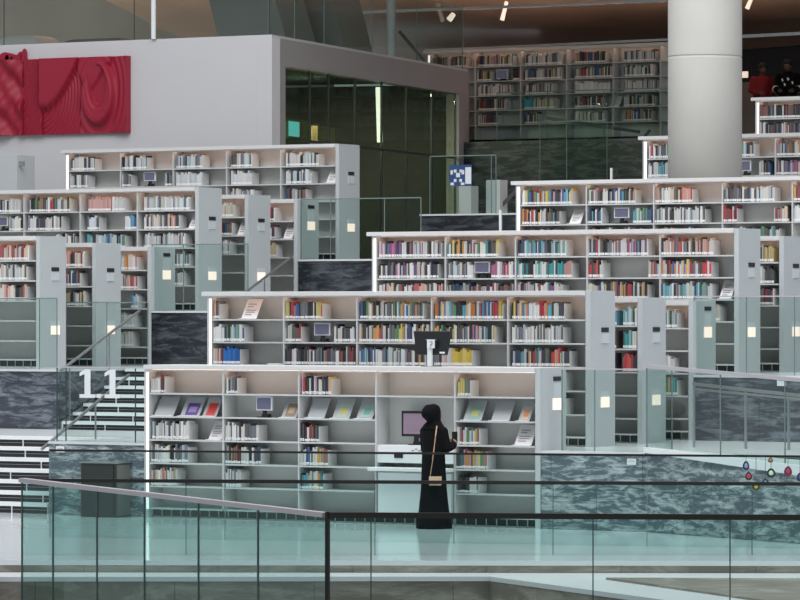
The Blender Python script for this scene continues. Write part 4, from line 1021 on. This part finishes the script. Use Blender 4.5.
# headscarf: wraps the head, bun at the back, drape on the shoulders
sc = MB(); rg = []
for (z, cx, rx, ry) in [(1.36, -.01, .15, .19), (1.42, -.01, .115, .15), (1.47, -.0, .09, .10), (1.52, .0, .095, .092), (1.58, -.012, .112, .098), (1.63, -.018, .112, .098), (1.67, -.018, .092, .085), (1.70, -.015, .05, .05), (1.708, -.015, .015, .015)]:
    rg.append([(cx+rx*math.cos(2*math.pi*j/28)*(1 if math.cos(2*math.pi*j/28) < .75 or z < 1.47 or z > 1.64 else .80), ry*math.sin(2*math.pi*j/28)*(1+.03*math.sin(j*3)), z) for j in range(28)])
sc.loft(rg, M['cloth'])
limb(sc, [((-.09, 0, 1.61), .098), ((-.13, 0, 1.585), .092), ((-.10, 0, 1.54), .075)], M['cloth'])
hs = sc.build('headscarf', wm, smooth=True); rm = hs.modifiers.new('remesh', 'REMESH'); rm.mode = 'VOXEL'; rm.voxel_size = .012; rm.use_smooth_shade = True
hand_parts('hand', wm, (.285, -.105, 1.145), (1, .35, .35), M['skin'], .6, 1)
hand_parts('hand', wm, (.26, .06, 1.15), (1, -.3, .3), M['skin'], .6, -1)
MB().box(.36, -.10, 1.17, .375, -.01, 1.32, M['black']).build('phone', wm)
# shoes under the hem
for sy in (-1, 1): MB().loft([ell(.12, sy*.08, .0, .13, .045), ell(.12, sy*.08, .03, .13, .045), ell(.09, sy*.08, .07, .08, .035)], M['black']).build('shoe', wm)
bag = empty('shoulder_bag', (pw.x, pw.y, .0), TH); tag(bag, 'small tan leather bag on a long strap at the woman\u2019s side', 'bag')
MB().box(-.07, -.262, .60, .10, -.212, .72, M['tan']).build('pouch', bag, bevel=.012)
MB().box(-.072, -.268, .66, .102, -.2625, .725, mat('tan_flap', (.60, .38, .27), .5)).build('flap', bag, bevel=.002)
st = MB(); pts = [(-.055, -.235, .72), (-.02, -.232, .95), (0, -.222, 1.12), (.02, -.215, 1.28), (.035, -.18, 1.385), (.04, -.10, 1.435)]
for p, q_ in zip(pts[:-1], pts[1:]): st.bar(p, q_, .016, .008, M['tan'])
st.build('strap', bag)

# two men at top right: standing behind the fifth-terrace bookcase
def man(x, ytop, Vm, m_top, m_leg, face, label, lean=0, hood=False, prints=False):
    p = plane_pt(x, ytop, Vm); zf = 6.781; h = p.z-zf; s_ = h/1.75
    r = empty('person', (p.x, Vm, zf), face); r.scale = (s_, s_, s_); tag(r, label, 'person', None)
    V_ = [(0,0,.95),(0,0,1.12),(0,0,1.32),(.01,0,1.45),(.03,0,1.52),
          (0,.19,1.42),(.02,.25,1.15),(.20,.18,1.08),
          (0,-.19,1.42),(.02,-.25,1.15),(.20,-.18,1.08),
          (0,.10,.90),(.02,.11,.50),(0,.11,.08),(.13,.12,.04),
          (0,-.10,.90),(.02,-.11,.50),(0,-.11,.08),(.13,-.12,.04)]
    E_ = [(0,1),(1,2),(2,3),(3,4),(3,5),(5,6),(6,7),(3,8),(8,9),(9,10),(0,11),(11,12),(12,13),(13,14),(0,15),(15,16),(16,17),(17,18)]
    Rr = [(.13,.10),(.11,.09),(.10,.08),(.07,.06),.05,.045,.04,.038,.045,.04,.038,.09,.065,.05,.04,.09,.065,.05,.04]
    b = skin_body('body', V_, E_, Rr, 0, m_leg); b.parent = r
    # jacket over the torso and arms
    J = MB(); J.loft([ell(0, 0, z_, rx, ry, 24) for (z_, rx, ry) in [(.88,.16,.20),(.95,.165,.205),(1.10,.155,.20),(1.30,.16,.225),(1.42,.13,.215),(1.49,.075,.10),(1.52,.07,.07)]], m_top)
    for sy in (-1, 1): limb(J, [((0, sy*.20, 1.40), .078), ((.02, sy*.265, 1.15), .070), ((.20, sy*.185, 1.07), .058)], m_top)
    jo = J.build('jacket', r, smooth=True); rm_ = jo.modifiers.new('remesh', 'REMESH'); rm_.mode = 'VOXEL'; rm_.voxel_size = .018; rm_.use_smooth_shade = True
    hd_, ex_ = head_mesh('head', M['skin_dk'], r, (.05, 0, 1.62)); hd_.rotation_euler = (0, .3, 0); ex_.build('face', hd_)
    H_ = MB(); H_.loft([ell(.015, 0, 1.615, .070, .086, 20), ell(.025, 0, 1.66, .105, .09, 20), ell(.03, 0, 1.71, .095, .08, 20), ell(.03, 0, 1.75, .05, .045, 20)], M['hair'])
    ho = H_.build('hair', r, smooth=True); ho.location = (.005, 0, -.05); ho.scale = (1.2, 1.16, 1.045)
    for sy in (-1, 1): hd2 = hand_parts('hand', r, (.24, sy*.17, 1.06), (1, -sy*.5, .1), M['skin_dk'], .6, -sy)
    if prints:
        pr = MB()
        for (y_, z_, w2) in ((-.10, 1.28, .03), (.02, 1.30, .04), (.12, 1.22, .03), (-.05, 1.18, .03)): pr.hexa([(.168, y_, z_), (.168, y_+w2, z_+.02), (.178, y_+w2, z_+.02), (.178, y_, z_), (.168, y_-.02, z_+.06), (.168, y_+w2-.02, z_+.07), (.178, y_+w2-.02, z_+.07), (.178, y_-.02, z_+.06)], M['white'])
        pr.build('chest_print', r)
        for sy in (-1, 1):
            for k_ in range(2): MB().tube((.045+.05*k_, sy*(.262-.02*k_), 1.135-.02*k_), (.075+.05*k_, sy*(.248-.02*k_), 1.125-.02*k_), .083, .081, M['white'], 16, False).build('sleeve_stripe', r)
    return r
fc = TH-math.pi/2
man(762, 64, 85.2, M['redcloth'], M['cloth'], fc+.25, 'person in a red hooded jacket standing at top right beside the column')
man(788, 60.5, 85.0, M['cloth'], M['cloth'], fc-.25, 'person in a black top with white sleeve stripes at the top right edge', prints=True)
# picture frame between the men
a_ = plane_pt(768, 66, 88); b_ = plane_pt(778, 80, 88)
g = MB(); g.box(a_.x, 88, b_.z, b_.x, 88.03, b_.z+.05, M['steel']).box(a_.x, 88, a_.z-.05, b_.x, 88.03, a_.z, M['steel']).box(a_.x, 88, b_.z, a_.x+.05, 88.03, a_.z, M['steel']).box(b_.x-.05, 88, b_.z, b_.x, 88.03, a_.z, M['steel'])
print('books', nbook, 'far', len(far.f)//12)
